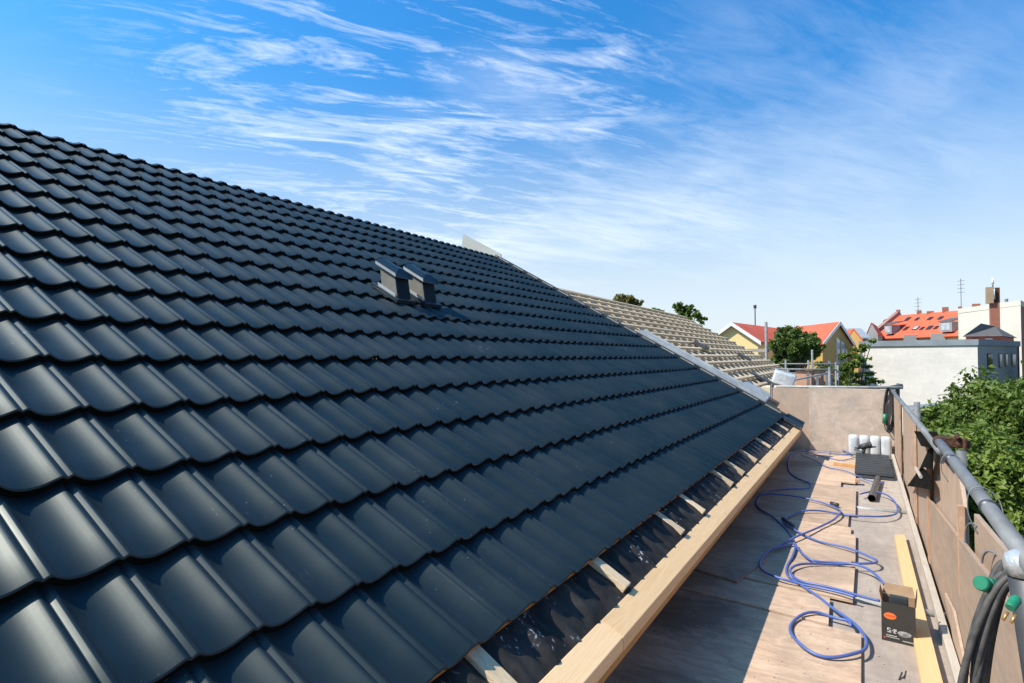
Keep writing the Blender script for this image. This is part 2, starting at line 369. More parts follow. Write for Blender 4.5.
def pantile(name, a, b2):
    m, t, b = mat(name)
    tcn = N(t, 'ShaderNodeTexCoord')
    n = noise(t, tcn.outputs['Object'], 1.1, 6, .7); n2 = noise(t, tcn.outputs['Object'], 9, 3, .6)
    c = mixc(t, ramp(t, n, [(.35, 0.), (.65, 1.)]), a, b2)
    c = mixc(t, math_n(t, 'MULTIPLY', ramp(t, n2, [(.5, 0.), (.7, 1.)]), .3), c, tuple(x * .65 for x in a))
    s = N(t, 'ShaderNodeSeparateXYZ'); L(t, tcn.outputs['Object'], s.inputs[0])
    wv = math_n(t, 'SINE', math_n(t, 'MULTIPLY', s.outputs[2], 38.))
    c = mixc(t, math_n(t, 'MULTIPLY', ramp(t, wv, [(.0, 1.), (.35, 0.)]), .25), c, tuple(x * .55 for x in a))
    L(t, c, b.inputs['Base Color']); b.inputs['Roughness'].default_value = .75
    return m
M['orange_roof'] = pantile('orange clay tiles', (.58, .09, .036), (.66, .12, .048))
M['dark_roof'] = pantile('dark slate roof', (.085, .08, .078), (.12, .11, .10))
M['grey_roof'] = pantile('grey roof', (.22, .25, .28), (.27, .30, .33))
M['coping'] = plain('grey roofing felt edge', (.20, .225, .25), (.15, .17, .19), .7, 1.2)
M['white_paint'] = plain('white painted trim', (.76, .75, .72), (.68, .67, .64), .6, 6)
M['glass'] = plain('dark window glass', (.03, .035, .04), (.02, .022, .025), .1, 1)
M['glass_pale'] = plain('window with pale blind', (.42, .45, .48), (.3, .33, .36), .15, 2)
M['frame_dark'] = plain('dark window frame', (.05, .045, .04), None, .6)
M['chimney'] = masonry('chimney brick', (.34, .10, .055), (.27, .075, .045), (.3, .2, .15), .25, .08)
M['tan'] = plain('tan antenna cover', (.36, .25, .16), (.28, .19, .12), .8, 2)
M['bark'] = plain('bark', (.13, .10, .075), (.07, .055, .04), .9, 9, bmp=.5)
def leaf(name, cols, trans=.35):
    m, t, b = mat(name)
    g = N(t, 'ShaderNodeNewGeometry')
    v = coords(t, (1, 1, 1), rnd=False)
    clump = noise(t, v, 1.6, 3, .6)
    f = math_n(t, 'ADD', math_n(t, 'MULTIPLY', g.outputs['Random Per Island'], .6), math_n(t, 'MULTIPLY', clump, .45))
    col = ramp(t, f, [(i / (len(cols) - 1) * .8 + .1, c) for i, c in enumerate(cols)])
    L(t, col, b.inputs['Base Color']); b.inputs['Roughness'].default_value = .5; b.inputs['Specular IOR Level'].default_value = .35
    tr = N(t, 'ShaderNodeBsdfTranslucent'); L(t, mixc(t, .5, col, (.16, .22, .02)), tr.inputs[0])
    mx = N(t, 'ShaderNodeMixShader'); mx.inputs[0].default_value = trans
    L(t, b.outputs[0], mx.inputs[1]); L(t, tr.outputs[0], mx.inputs[2]); L(t, mx.outputs[0], t.nodes['Material Output'].inputs[0])
    return m
M['leaf_lime'] = leaf('lime green leaves', [(.06, .11, .014), (.135, .195, .026), (.22, .285, .045)])
M['leaf_mid'] = leaf('mid green leaves', [(.05, .095, .016), (.11, .17, .028), (.18, .24, .045)])
M['leaf_dark'] = leaf('dark green leaves', [(.04, .085, .015), (.085, .14, .025), (.14, .20, .04)])
M['leaf_autumn'] = leaf('turning leaves', [(.10, .12, .028), (.19, .175, .045), (.24, .16, .045)])
M['leaf_brown'] = leaf('rusty leaves', [(.10, .07, .025), (.17, .09, .03), (.22, .10, .03)])

# ------------------------------------------------------------------ setting: ground
def ground():
    m, t, b = mat('town ground')
    v = coords(t, (1, 1, 1), rnd=False)
    n = noise(t, v, .08, 5, .6); n2 = noise(t, v, 3., 5, .7)
    c = mixc(t, ramp(t, n, [(.45, 0.), (.55, 1.)]), (.055, .085, .025), (.10, .095, .085))
    c = mixc(t, math_n(t, 'MULTIPLY', n2, .4), c, (.04, .05, .02))
    L(t, c, b.inputs['Base Color']); b.inputs['Roughness'].default_value = .95
    mb = MB(); mb.add([(-900, -900, 0), (900, -900, 0), (900, 900, 0), (-900, 900, 0)], [(0, 1, 2, 3)])
    tag(mb.build('ground', m, fix=False), kind='structure')
ground()

# ------------------------------------------------------------------ the tiled house
AL = .5065
ND = Vector((math.sin(AL), 0, math.cos(AL)))            # roof normal
UP = Vector((-math.cos(AL), 0, math.sin(AL)))           # up the slope
RU = 0.9135                                               # one roof unit in metres: a course is then 0.356 m, a rib 0.169 m
E0 = Vector((-0.9983, 0, 5.6452))                         # eave line, crest level
CL, TW, Y0 = .39, .1854, .3099                          # course length, rib pitch, rib phase
YV = 10.262
NC = 17; SR = 6.29
def RP(s, y, h): return E0 + (UP * s + ND * h + Vector((0, y, 0))) * RU
house = thing('tiled_house', 'house with dark slate blue metal tile roof, two roof vents and raw timber fascia', 'house', (-3.5, 4, 0))
D = 5.0                                                  # deck level
PROF = [(-.165, -.0008), (-.15, -.001), (-.105, -.0062), (-.09, -.0080), (-.075, -.0070), (-.025, -.0008), (-.008, 0.), (.008, -.0004), (.03, -.0022), (.06, -.0070),
        (.12, -.0145), (.19, -.0215), (.27, -.0265), (.36, -.0290), (.45, -.0283), (.54, -.0250), (.63, -.0190), (.71, -.0118), (.77, -.0060), (.81, -.0023)]
STEP = .031
def tile_roof():
    mb = MB(); k0, k1 = -20, 54
    ys = []
    for k in range(k0, k1):
        for u, z in PROF:
            y = Y0 + (k + u) * TW
            zz = z * 1.03 * (1.12 if (k % 6 == 2 and -.12 < u < -.05) else 1.0)
            if y < YV: ys.append((y, zz, k))
    ys.append((YV, -.012, k1))
    rows = []                                            # (s, h, flat) from eave upward
    for c in range(NC):
        s0 = c * CL; s1 = min((c + 1) * CL, SR)
        fr = (s1 - s0) / CL
        rows.append((s0 + .006, -STEP * 1.06, c, 'riser'))
        rows.append((s0 + .0045, -.018, c, 'r1'))
        rows.append((s0 + .0008, -.006, c, 'r2'))
        rows.append((s0 + .002, -.0012, c, 'lip'))
        rows.append((s0 + .007, 0., c, 't'))
        rows.append((s0 + CL * .35 * fr, -STEP * .35 * fr, c, 't'))
        rows.append((s0 + CL * .7 * fr, -STEP * .70 * fr, c, 't'))
        rows.append((s1 + .012, -STEP * fr - .0022, c, 'end'))
    n = len(ys); vs = []; fs = []
    rj = random.Random(3)
    jit = {}
    for i, (s, h, c, kind) in enumerate(rows):
        for (y, z, k) in ys:
            key = (c, (k - 2) // 6)
            if key not in jit: jit[key] = (rj.uniform(-.0016, .0016), rj.uniform(-.0025, .0025))
            dh, ds = jit[key]
            hh = h
            if kind == 'riser' and c == 0: hh = -.0125
            if kind == 'r1' and c == 0: hh = -.012
            vs.append(RP(s + ds, y, hh + z + dh))
    for i in range(len(rows) - 1):
        if rows[i][3] == 'end': continue
        for j in range(n - 1):
            a = i * n + j
            fs.append((a, a + n, a + n + 1, a + 1)[::-1])
    mb.add(vs, fs)
    o = mb.build('roof_covering', M['tile'], house, fix=False)
    me = o.data
    me.materials.append(M['riser_shade'])
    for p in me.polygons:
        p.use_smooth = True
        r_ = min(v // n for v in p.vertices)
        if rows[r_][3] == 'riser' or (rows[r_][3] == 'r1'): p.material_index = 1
    # keep the step lines crisp
    bm = bmesh.new(); bm.from_mesh(me)
    bm.verts.ensure_lookup_table()
    for e in bm.edges:
        i0, i1 = e.verts[0].index // n, e.verts[1].index // n
        if i0 == i1 and rows[i0][3] in ('r2', 'r1'): e.smooth = False
    bmesh.ops.recalc_face_normals(bm, faces=[])
    bm.to_mesh(me); bm.free()
    return o
roofcov = tile_roof()
# back slope, walls
YE = YV * RU
RX = RP(SR, 0, 0)
mb = MB(); bx = RX.x - (E0.x - RX.x)
mb.prism([(RX.x - .012, -3.4, RX.z - .040), (bx, -3.4, E0.z - .03), (bx, -3.4, E0.z - .10), (RX.x - .012, -3.4, RX.z - .11)], (0, YE + 3.4, 0)); mb.build('rear_slope', M['tile_dark'], house)
mb = MB(); mb.box((bx + .5, -3.2, 0), (-1.5, YE - .05, 5.2))
mb.build('wall', M['brick'], house)
mb = MB(); mb.prism([(-1.5, YE - .25, 5.201), (RX.x, YE - .25, RX.z - .25), (bx + .5, YE - .25, 5.201)], (0, .2, 0)); mb.build('gable', M['brick'], house)
# timber under the eave
def slope_beam(mb, s0, s1, y0, y1, h0, h1):
    return mb.add([RP(s0, y0, h0), RP(s1, y0, h0), RP(s1, y1, h0), RP(s0, y1, h0), RP(s0, y0, h1), RP(s1, y0, h1), RP(s1, y1, h1), RP(s0, y1, h1)],
                  [(0,3,2,1),(4,5,6,7),(0,1,5,4),(1,2,6,5),(2,3,7,6),(3,0,4,7)])
for y in (-2.4, -1.4, -.4, .6, 1.62, 2.64, 3.62, 4.17, 5.2, 5.75, 6.5, 7.55, 8.65, 9.4):
    _m = slope_beam(MB(), -.185, .02, y - .034, y + .034, -.19, -.048); slope_beam(_m, .0205, 1.2, y - .034, y + .034, -.19, -.09); _m.build('rafter', M['rafter'], house, bevel=.003)
_m = slope_beam(MB(), .012, .06, -3.2, YV - .03, -.062, -.044)
for k in range(-19, 54):
    for u0, u1 in ((-.145, -.075), (-.035, .04)):
        slope_beam(_m, .0065, .03, Y0 + (k + u0) * TW, Y0 + (k + u1) * TW, -.0435, -.0135)
_m.build('eave_batten', M['orange_wood'], house)
def underlay():
    mb = MB(); ys = []; y = -3.4
    while y < YV - .05: ys.append(y); y += .012
    rows = [-.205, -.12, -.03, .03, .12, .4]; vs = []; fs = []; n = len(ys)
    for s in rows:
        for y in ys:
            ph = (y / .1854 + .2) % 1.0
            z = .022 * max(0, 1 - abs(ph - .5) * 3.2) + .004 * math.sin(y * 67) + .0035 * math.sin(y * 9 + s * 11) + .002 * math.sin(y * 31 + s * 23)
            vs.append(RP(s, y, -.072 + z * .8 - (.035 if s > .1 else 0) - (.016 if s < -.15 else 0)))
    for i in range(len(rows) - 1):
        for j in range(n - 1): fs.append((i*n+j, i*n+j+1, (i+1)*n+j+1, (i+1)*n+j))
    mb.add(vs, fs); o = mb.build('underlay', M['felt'], house, fix=False, smooth=True)
    return o
underlay()
def fascia(y0, y1, m, dx=0, dz=0):
    pts = [(-0.87, 5.497), (-0.782, 5.454), (-0.782, 5.402), (-0.87, 5.42)]
    mb = MB(); mb.prism([(x + dx, y0, z + dz) for x, z in pts], (0, y1 - y0, 0)); return mb.build('fascia_board', m, house, bevel=.003)
fascia(-3.2, 2.101, M['fascia']); fascia(2.104, 9.29, M['fascia2'], .001, -.001)
mb = MB(); mb.box((-0.863, -3.2, 5.369), (-0.787, 9.281, 5.401)); mb.build('fascia_batten', M['orange_wood'], house)
mb = MB(); mb.box((-1.5, -3.2, 5.26), (-0.877, 9.281, 5.28)); mb.build('soffit', M['rafter'], house)
# verge: stepped trim along the gable edge and the tongue that covers its foot
mb = MB()
slope_beam(mb, -.02, SR + .02, YV + .004, YV + .11, -.12, -.006)
slope_beam(mb, -.02, SR + .02, YV + .016, YV + .105, -.0055, .018)
mb.build('verge_trim', M['tile_dark'], house, bevel=.004)
mb = MB()
for c in range(NC):
    s0, s1 = c * CL + .015, min((c + 1) * CL, SR) - .01
    slope_beam(mb, s0 + .05, s1 - .05, YV + .004, YV + .0145, -.016, .008)
mb.build('verge_lit_side', M['lit_trim'], house)  # strips added for the light slivers on the trim's sunlit side
mb = MB()
slope_beam(mb, -.30, -.004, YV - .26, YV + .19, -.020, -.006)
mb.add([RP(-.3, YV - .26, -.006), RP(-.3, YV + .19, -.006), RP(-.315, YV + .19, -.075), RP(-.315, YV - .26, -.05), RP(-.302, YV - .26, -.006), RP(-.302, YV + .19, -.006)], [(0, 1, 2, 3)])
slope_beam(mb, -.30, -.022, YV + .10, YV + .19, -.005, .028)
mb.build('verge_foot', M['foot_metal'], house)
# ridge: thin folded capping
mb = MB(); slope_beam(mb, SR - .02, SR + .03, -3.3, YV, -.075, -.034); mb.build('ridge_fold', M['tile_dark'], house)
# roof vents
def vent(y, s, wid=.19):
    V = Vector((0, 0, 1))
    rv = slope_beam(MB(), s - .05, s + .34, y - wid/2 - .04, y + wid/2 + .04, -.03, .010).build('roof_vent', M['plain_metal'], house, bevel=.004)
    def q(u, yy, z): return RP(s + u + z * .24, yy, .005) + V * z * .92
    y0, y1 = y - wid/2, y + wid/2
    b = MB(); b.add([q(0, y0, 0), q(.23, y0, 0), q(.23, y1, 0), q(0, y1, 0), q(.0, y0 + .008, .20), q(.22, y0 + .008, .20), q(.22, y1 - .008, .20), q(.0, y1 - .008, .20)],
          [(0,3,2,1),(4,5,6,7),(0,1,5,4),(1,2,6,5),(2,3,7,6),(3,0,4,7)])
    b.build('vent_body', M['vent'], rv, bevel=.004)
    g_ = MB()
    for k in range(9): g_.add([q(-.002, y0 + .006, .012 + k * .0205), q(-.012, y0 + .006, .008 + k * .0205), q(-.012, y1 - .006, .008 + k * .0205), q(-.002, y1 - .006, .012 + k * .0205), q(-.002, y0 + .006, .030 + k * .0205), q(-.006, y0 + .006, .030 + k * .0205), q(-.006, y1 - .006, .030 + k * .0205), q(-.002, y1 - .006, .030 + k * .0205)],
          [(0,3,2,1),(4,5,6,7),(0,1,5,4),(1,2,6,5),(2,3,7,6),(3,0,4,7)])
    g_.build('vent_grille', M['grille'], rv)  # slats coloured dark so the vent front reads as shaded
    y0 -= .018; y1 += .018; h = MB()
    pr = [(y0, .195), (y0, .225), (y - .035, .262), (y + .035, .262), (y1, .225), (y1, .195)]; nn = len(pr)
    f0 = [q(-.055 + (.035 if hh > .24 else 0), a, hh) for a, hh in pr]; f1 = [q(.25, a, hh) for a, hh in pr]
    h.add(f0 + f1, [tuple(range(nn)), tuple(range(nn, 2*nn))[::-1]] + [(i, (i+1) % nn, nn + (i+1) % nn, nn + i) for i in range(nn)])
    h.build('vent_hood', M['plain_metal'], rv, bevel=.004)
    for nm, u0, u1, z0, z1, yy in (('hood_lit_edge', -.05, .245, .196, .224, y0 - .004), ('base_lit_edge', .0, .25, .004, .036, y0 - .004)):  # pale strips that paint the sunlit edges of hood and base
        m_ = MB(); m_.add([q(u0, yy - .006, z0), q(u1, yy - .006, z0), q(u1, yy + .002, z0), q(u0, yy + .002, z0), q(u0, yy - .006, z1), q(u1, yy - .006, z1), q(u1, yy + .002, z1), q(u0, yy + .002, z1)],
          [(0,3,2,1),(4,5,6,7),(0,1,5,4),(1,2,6,5),(2,3,7,6),(3,0,4,7)]); m_.build(nm, M['flash'], rv)
vent(4.25, 3.06); vent(4.64, 3.05)

# loose flashings at the junction of the two roofs
mb = MB(); slope_beam(mb, .36, 2.85, YV + .20, YV + .42, .0, .055); slope_beam(mb, .37, 2.83, YV + .4205, YV + .445, .0, .085)
tag(mb.build('metal_flashing', M['flash'], loc=tuple(RP(.12, YV + .35, .02)), bevel=.004), 'long silvery zinc flashing lying along the joint between the tiled and the battened roof', 'flashing')
mb = MB(); mb.add([RP(6.1, YV + .04, -.12), RP(7.20, YV + .04, -.22), RP(7.31, YV + .04, .07), RP(6.2, YV + .04, .08),
                   RP(6.1, YV + .065, -.12), RP(7.20, YV + .065, -.22), RP(7.31, YV + .065, .07), RP(6.2, YV + .065, .08)],
                  [(0,3,2,1),(4,5,6,7),(0,1,5,4),(1,2,6,5),(2,3,7,6),(3,0,4,7)])
tag(mb.build('ridge_board', M['pale_metal'], loc=RP(6.4, YV + .03, .04)), 'pale board sticking up past the ridge at the far top corner of the tiled roof', 'board')

# ------------------------------------------------------------------ the battened house beyond
house2 = thing('battened_house', 'neighbouring house whose roof is stripped to bare wooden battens', 'house', (-5, 16, 0))
Y2A, Y2B, S2 = 10.50, 22.0, 5.25
def R2(s, y, h): return RP(s, y, h - .15)
def beam2(mb, s0, s1, y0, y1, h0, h1):
    return slope_beam(mb, s0, s1, y0, y1, h0 - .15, h1 - .15)
beam2(MB(), .2, S2, Y2A, Y2B, -.06, -.045).build('underlay', M['felt2'], house2)
y = Y2A + .15
while y < Y2B:
    beam2(MB(), .15, S2, y - .03, y + .03, -.044, -.004).build('counter_batten', M['batten'], house2); y += .62
s = .23
rb = random.Random(5)
while s < S2 + .01:
    # each course of battens is laid in two or three lengths
    cut = rb.uniform(13.5, 18.5); m_ = MB()
    for a, b_ in ((Y2A + .02, cut), (cut + .02, Y2B + rb.uniform(-.1, .12))):
        d_ = rb.uniform(-.012, .012); beam2(m_, s - .03 + d_, s + .03 + d_, a, b_, -.003, .045)
    m_.build('batten', M['batten'], house2); s += .328
e2 = R2(0, 0, 0); r2 = R2(S2, 0, 0); b2 = 2 * r2.x - e2.x
mb = MB(); A2, B2 = Y2A * RU, Y2B * RU
mb.prism([(r2.x - .01, A2, r2.z + .03), (b2, A2, e2.z), (b2, A2, e2.z - .08), (r2.x - .01, A2, r2.z - .05)], (0, B2 - A2, 0)); mb.build('rear_slope', M['felt2'], house2)
mb = MB(); mb.box((b2 + .4, A2 - .05, 0), (-1.75, B2 - .3, 5.05)); mb.build('wall', M['brick'], house2)
mb = MB(); mb.prism([(-1.75, B2 - .5, 5.06), (r2.x, B2 - .5, r2.z - .25), (b2 + .4, B2 - .5, 5.06)], (0, .2, 0)); mb.build('gable', M['brick'], house2)
beam2(MB(), .15, S2 + .05, Y2B - .12, Y2B - .06, -.044, -.004).build('verge_board', M['batten'], house2)
for s_, y_ in ((2.62, 14.7), (2.05, 17.7)):
    beam2(MB(), s_ - .16, s_ + .16, y_ - .22, y_ + .22, .046, .10).build('roof_hatch', M['frame_dark'], house2)
# odds and ends on that roof's foot
def piece(name, label, cat, m_, s0, s1, y0, y1, h0, h1, bevel=.0):
    mb = MB(); beam2(mb, s0, s1, y0, y1, h0, h1); return tag(mb.build(name, m_, loc=tuple(R2((s0+s1)/2, (y0+y1)/2, h0)), bevel=bevel), label, cat)
piece('felt_strip', 'black strip of roofing felt lying across the lower battens', 'felt strip', M['sheet_black'], .8, 1.3, 14.6, 14.95, .046, .075)
piece('zinc_offcut', 'pale folded zinc offcut on the battens below the white bag', 'metal offcut', M['flash'], .40, 1.0, 11.6, 12.5, .05, .09)
piece('metal_offcut', 'dark folded metal offcut beside the long silvery flashing', 'metal offcut', M['steel_dark'], .22, .75, 11.05, 11.35, .05, .16)

# ------------------------------------------------------------------ scaffold
scaf = thing('scaffold', 'scaffold walkway with weathered plywood guard boards and a grey tube rail along the eaves', 'scaffold', (-.3, 4, 0))
XR = .385
for (y0, y1, dz, m_) in ((-3.0, 4.165, 0, 'ply_grey'), (4.235, 6.71, .002, 'ply_grey'), (6.775, 10.02, -.002, 'ply_grey'), (10.095, 10.48, 0, 'ply_grey')):
    mb = MB(); mb.box((-.46, y0, D - .03 + dz), (XR - .02, y1, D + dz)); mb.build('deck_board', M[m_], scaf, bevel=.002)
for (y0, y1, dz) in ((-3.0, 1.2, 0), (1.21, 5.1, -.003), (5.11, 10.48, 0)):
    mb = MB(); mb.box((-1.45, y0, D - .03 + dz), (-.47, y1, D + dz)); mb.build('deck_board', M['ply_wet'], scaf, bevel=.002)
for (y, x0, x1, tilt) in ((4.206, -.455, .43, .012), (6.745, -.455, .43, .0), (10.06, -.455, .43, 0)):
    mb = MB(); mb.tube([(x0, y, D - .012), (x1, y - tilt, D + .004)], .0242, 14); mb.build('transom', M['galv_pale'], scaf, smooth=True)
# toe batten and guard boards
mb = MB(); mb.box((.330, 1.0, D + .001), (.366, 10.46, D + .058)); mb.build('toe_board', M['toe'], scaf, bevel=.003)
def yz_board(name, poly, x, th, m_, lean=0.0, noz=True):
    mb = MB(); mb.prism([(x + lean * (z - D), y, z) for y, z in poly], (th, 0, 0)); return mb.build(name, m_, scaf, bevel=.002)
yz_board('guard_board', [(2.02, 4.9), (5.25, 4.9), (5.25, 5.47), (3.65, 5.605), (2.87, 5.675), (2.02, 5.735)], .386, .018, M['ply_wall'])
yz_board('guard_board', [(1.0, 4.92), (3.40, 4.92), (4.10, 5.17), (3.72, 5.21), (3.2, 5.05), (1.0, 4.99)], .372, .012, M['ply_wall_b'])
yz_board('guard_board', [(3.60, 5.3), (5.30, 5.3), (5.22, 5.875), (3.80, 5.895), (3.62, 5.76)], .412, .018, M['ply_wall_b'])
yz_board('guard_board', [(2.02, 5.2), (3.46, 5.2), (3.47, 5.765), (3.0, 5.78), (2.6, 5.80), (2.02, 5.82)], .432, .02, M['ply_wall'])
yz_board('guard_board', [(-2.8, 4.9), (1.78, 4.9), (1.78, 5.78), (-2.8, 5.8)], .390, .018, M['ply_wall'])
yz_board('guard_board', [(5.16, 4.9), (6.25, 4.9), (6.22, 5.93), (5.12, 5.95)], .392, .018, M['ply_wall_b'])
yz_board('guard_board', [(6.28, 4.9), (7.15, 4.9), (7.12, 5.94), (6.27, 5.92)], .380, .018, M['ply_wall'])
yz_board('guard_board', [(6.9, 4.9), (8.62, 4.9), (8.60, 5.93), (6.93, 5.95)], .402, .018, M['ply_wall_b'])
yz_board('guard_board', [(8.64, 4.9), (10.48, 4.9), (10.48, 5.92), (8.66, 5.94)], .378, .018, M['ply_wall_b'])
for (y0, y1, z, x) in ((6.24, 6.30, 5.94, .372), (8.60, 8.68, 5.95, .366), (5.10, 5.17, 5.95, .376)):
    mb = MB(); mb.box((x, y0, D - .05), (x + .014, y1, z)); mb.build('board_cleat', M['edge'], scaf)
mb = MB(); mb.box((.384, 3.585, 5.32), (.4115, 3.615, 5.77)); mb.build('split_edge', M['edge'], scaf)
# end screen
mb = MB(); mb.box((-.76, 10.50, 5.0), (.40, 10.52, 6.0)); mb.build('end_board', M['ply_end'], scaf, bevel=.002)
mb = MB(); mb.box((-1.30, 10.522, 4.98), (-.70, 10.54, 5.985)); mb.build('end_board', M['ply_end_b'], scaf, bevel=.002)
mb = MB(); mb.tube([(-1.25, 10.56, 6.0), (-.3, 10.565, 6.015), (.5, 10.56, 6.03)], .022, 12); mb.build('end_rail', M['galv_pale'], scaf, smooth=True)
# guard rail tubes, couplers, standards
mb = MB(); mb.tube([(.338, 1.80, 6.00), (.3495, 3.96, 6.030)], .0235, 18); mb.build('guard_rail', M['galv'], scaf, smooth=True)
mb = MB(); mb.tube([(.352, 3.9, 5.985), (.36, 10.75, 5.985)], .022, 16); mb.build('guard_rail', M['galv'], scaf, smooth=True)
for y in (2.42, 3.35):
    mb = MB(); mb.tube([(.3397, y - .012, 6.0105 + (y-2.42)*.0125), (.3398, y + .012, 6.0108 + (y-2.42)*.0125)], .0262, 18); mb.build('rail_band', M['steel_dark'], scaf, smooth=True)
cl = MB(); cl.box((.345, 3.93, 6.01), (.45, 4.0, 6.06)); cl.tube([(.352, 3.95, 6.03), (.352, 4.0, 6.03)], .033, 12); cl.tube([(.39, 3.96, 6.03), (.48, 3.93, 6.03)], .023, 10); cl.tube([(.42, 3.90, 6.07), (.43, 4.0, 6.065)], .012, 8); cl.tube([(.455, 3.91, 6.0), (.455, 3.91, 6.065)], .012, 6)
cl.build('coupler', M['rust'], scaf, bevel=.004)
def std(x, y, z1, r_=.0242, m_='galv'):
    mb = MB(); mb.tube([(x, y, 0), (x, y, z1)], r_, 14); return mb.build('standard', M[m_], scaf, smooth=True)
std(.462, 4.12, 5.97); std(.44, 10.66, 6.09); std(-1.32, 10.62, 6.03, .03, 'steel_dark'); std(.57, 9.0, 5.92, .035); std(.475, -1.8, 6.3)
std(-1.4, 4.0, 4.9); std(-1.4, -1.8, 4.9)
cl = MB(); cl.box((.34, 10.60, 5.96), (.46, 10.70, 6.05)); cl.tube([(.36, 10.58, 6.03), (.50, 10.60, 6.06)], .03, 10); cl.build('coupler', M['steel_dark'], scaf, bevel=.004)
mb = MB(); mb.tube([(.46, -2.5, 4.93), (.46, 10.6, 4.93)], .0242, 10); mb.build('ledger', M['galv'], scaf, smooth=True)
mb = MB(); mb.tube([(-1.38, -2.5, 4.93), (-1.38, 10.6, 4.93)], .0242, 10); mb.build('ledger', M['galv'], scaf, smooth=True)
# near standard, wrapped in dark plastic and taped at the top
ws = MB(); ws.tube([(.50, 1.9, 0), (.43, 1.9, 5.3), (.338, 1.9, 6.0)], .026, 14); wso = ws.build('standard', M['galv'], scaf, smooth=True)
wr = MB(); wr.tube([(.425, 1.9, 5.28), (.376, 1.9, 5.68), (.339, 1.9, 5.99)], [.046, .048, .043], 20)
wr.build('plastic_wrap', M['wrap'], wso, smooth=True)
tp = MB(); tp.tube([(.342, 1.9, 5.965), (.338, 1.9, 5.995), (.337, 1.9, 6.01), (.336, 1.9, 6.02)], [.048, .048, .042, .022], 20)
tp.build('tape', M['tape'], wso, smooth=True)
# wire ties holding the boards to the rail
def tie(y, x=.345, drop=.24, w_=.05, m_='galv'):
    pts = [(x - .012, y, 6.01 - drop), (x - .036, y + .005, 6.01 - drop * .5), (x - .034, y, 6.02), (x, y, 6.045), (x + .045, y - .01, 6.01), (x + .06, y - .02, 6.01 - drop * .6), (x + .07, y, 6.01 - drop)]
    mb = MB(); mb.tube(smoothpath(pts, 6), .0022, 6); mb.build('wire_tie', M[m_], scaf, smooth=True)
tie(2.60, drop=.13); tie(3.42, drop=.10)
for (y, z) in ((3.4, 5.72), (2.95, 5.72)):
    mb = MB(); mb.tube(smoothpath([(.405, y + .1, z - .25), (.40, y + .08, z - .05), (.42, y, z + .015), (.455, y - .06, z - .03), (.456, y - .1, z - .2)], 6), .0045, 8); mb.build('wire_tie', M['galv'], scaf, smooth=True)

# loose plywood sheets on the walkway
def sheet(label, poly, z, th, m_):
    mb = MB(); mb.prism([(x, y, z) for x, y in poly], (0, 0, th)); n0 = len(mb.v)
    cx_ = sum(p[0] for p in poly) / len(poly); cy_ = sum(p[1] for p in poly) / len(poly)
    o = mb.build('plywood_sheet', m_, loc=(cx_, cy_, z), bevel=.0015)
    # screw heads sunk along the edges, same mesh, second material
    bm = bmesh.new(); bm.from_mesh(o.data); rs = random.Random(len(label)); o.data.materials.append(M['steel_dark'])
    y0, y1 = min(p[1] for p in poly) + .12, max(p[1] for p in poly) - .16; xr = max(p[0] for p in poly) - .14
    yy = y0
    while yy <= y1 + .001:
        for xx in (xr, xr - .42, xr - .8):
            c_ = Vector((xx + rs.uniform(-.015, .015) - cx_, yy + rs.uniform(-.03, .03) - cy_, th + .0007))
            f_ = bm.faces.new([bm.verts.new(c_ + Vector((.0045 * math.cos(k * .785), .0045 * math.sin(k * .785), 0))) for k in range(8)]); f_.material_index = 1
        yy += .38
    bm.to_mesh(o.data); bm.free()
    return tag(o, label, 'plywood sheet', 'plywood sheets laid loose on the walkway')
sheet('nearest plywood sheet, smooth and half in shade, with the blue hose loop lying on it', [(-1.42, .6), (-.025, .6), (-.03, 3.655), (-1.42, 3.80)], D + .003, .018, M['ply_pink'])
sheet('narrow plywood strip lying across between the nearest sheet and the next one', [(-1.42, 3.815), (-.03, 3.672), (-.19, 3.70), (-.195, 4.10), (-1.42, 4.13)], D + .040, .012, M['ply_pink']) if False else \
sheet('narrow plywood strip lying across between the nearest sheet and the next one', [(-1.42, 3.815), (-.185, 3.685), (-.195, 4.08), (-1.42, 4.21)], D + .0145, .014, M['ply_pink'])
sheet('plywood sheet under the crossing hoses, with a small notch in its right edge', [(-1.42, 4.235), (-.075, 4.10), (-.07, 4.80), (-.095, 4.81), (-.095, 4.88), (-.07, 4.89), (-.075, 5.62), (-.11, 5.62), (-.11, 5.84), (-1.42, 5.92)], D + .0145, .016, M['ply_pink'])
sheet('plywood sheet with the stepped right edge, next to the grey cross tube', [(-1.42, 5.94), (-.135, 5.86), (-.135, 6.32), (-.085, 6.32), (-.09, 7.56), (-1.42, 7.66)], D + .0145, .016, M['ply_pink'])
sheet('farthest plywood sheet, in front of the white sacks', [(-1.42, 7.70), (-.24, 7.60), (-.245, 7.9), (-.10, 7.9), (-.11, 9.92), (-1.42, 9.98)], D + .0145, .016, M['ply_pink'])
sheet('short dark stained plywood offcut lying in the shade under the fascia', [(-1.40, 4.28), (-.72, 4.02), (-.62, 4.55), (-1.40, 4.9)], D + .0325, .014, M['ply_wet'])

# timber plank on edge of the walkway
mb = MB(); mb.prism([(.197, 5.72, D + .002), (.268, 5.77, D + .002), (.292, 2.0, D + .002), (.206, 2.0, D + .002)], (0, 0, .045))
tag(mb.build('timber_plank', M['plank'], loc=(.24, 3.9, D), bevel=.002), 'fresh yellow timber plank lying along the walkway behind the black box', 'plank')

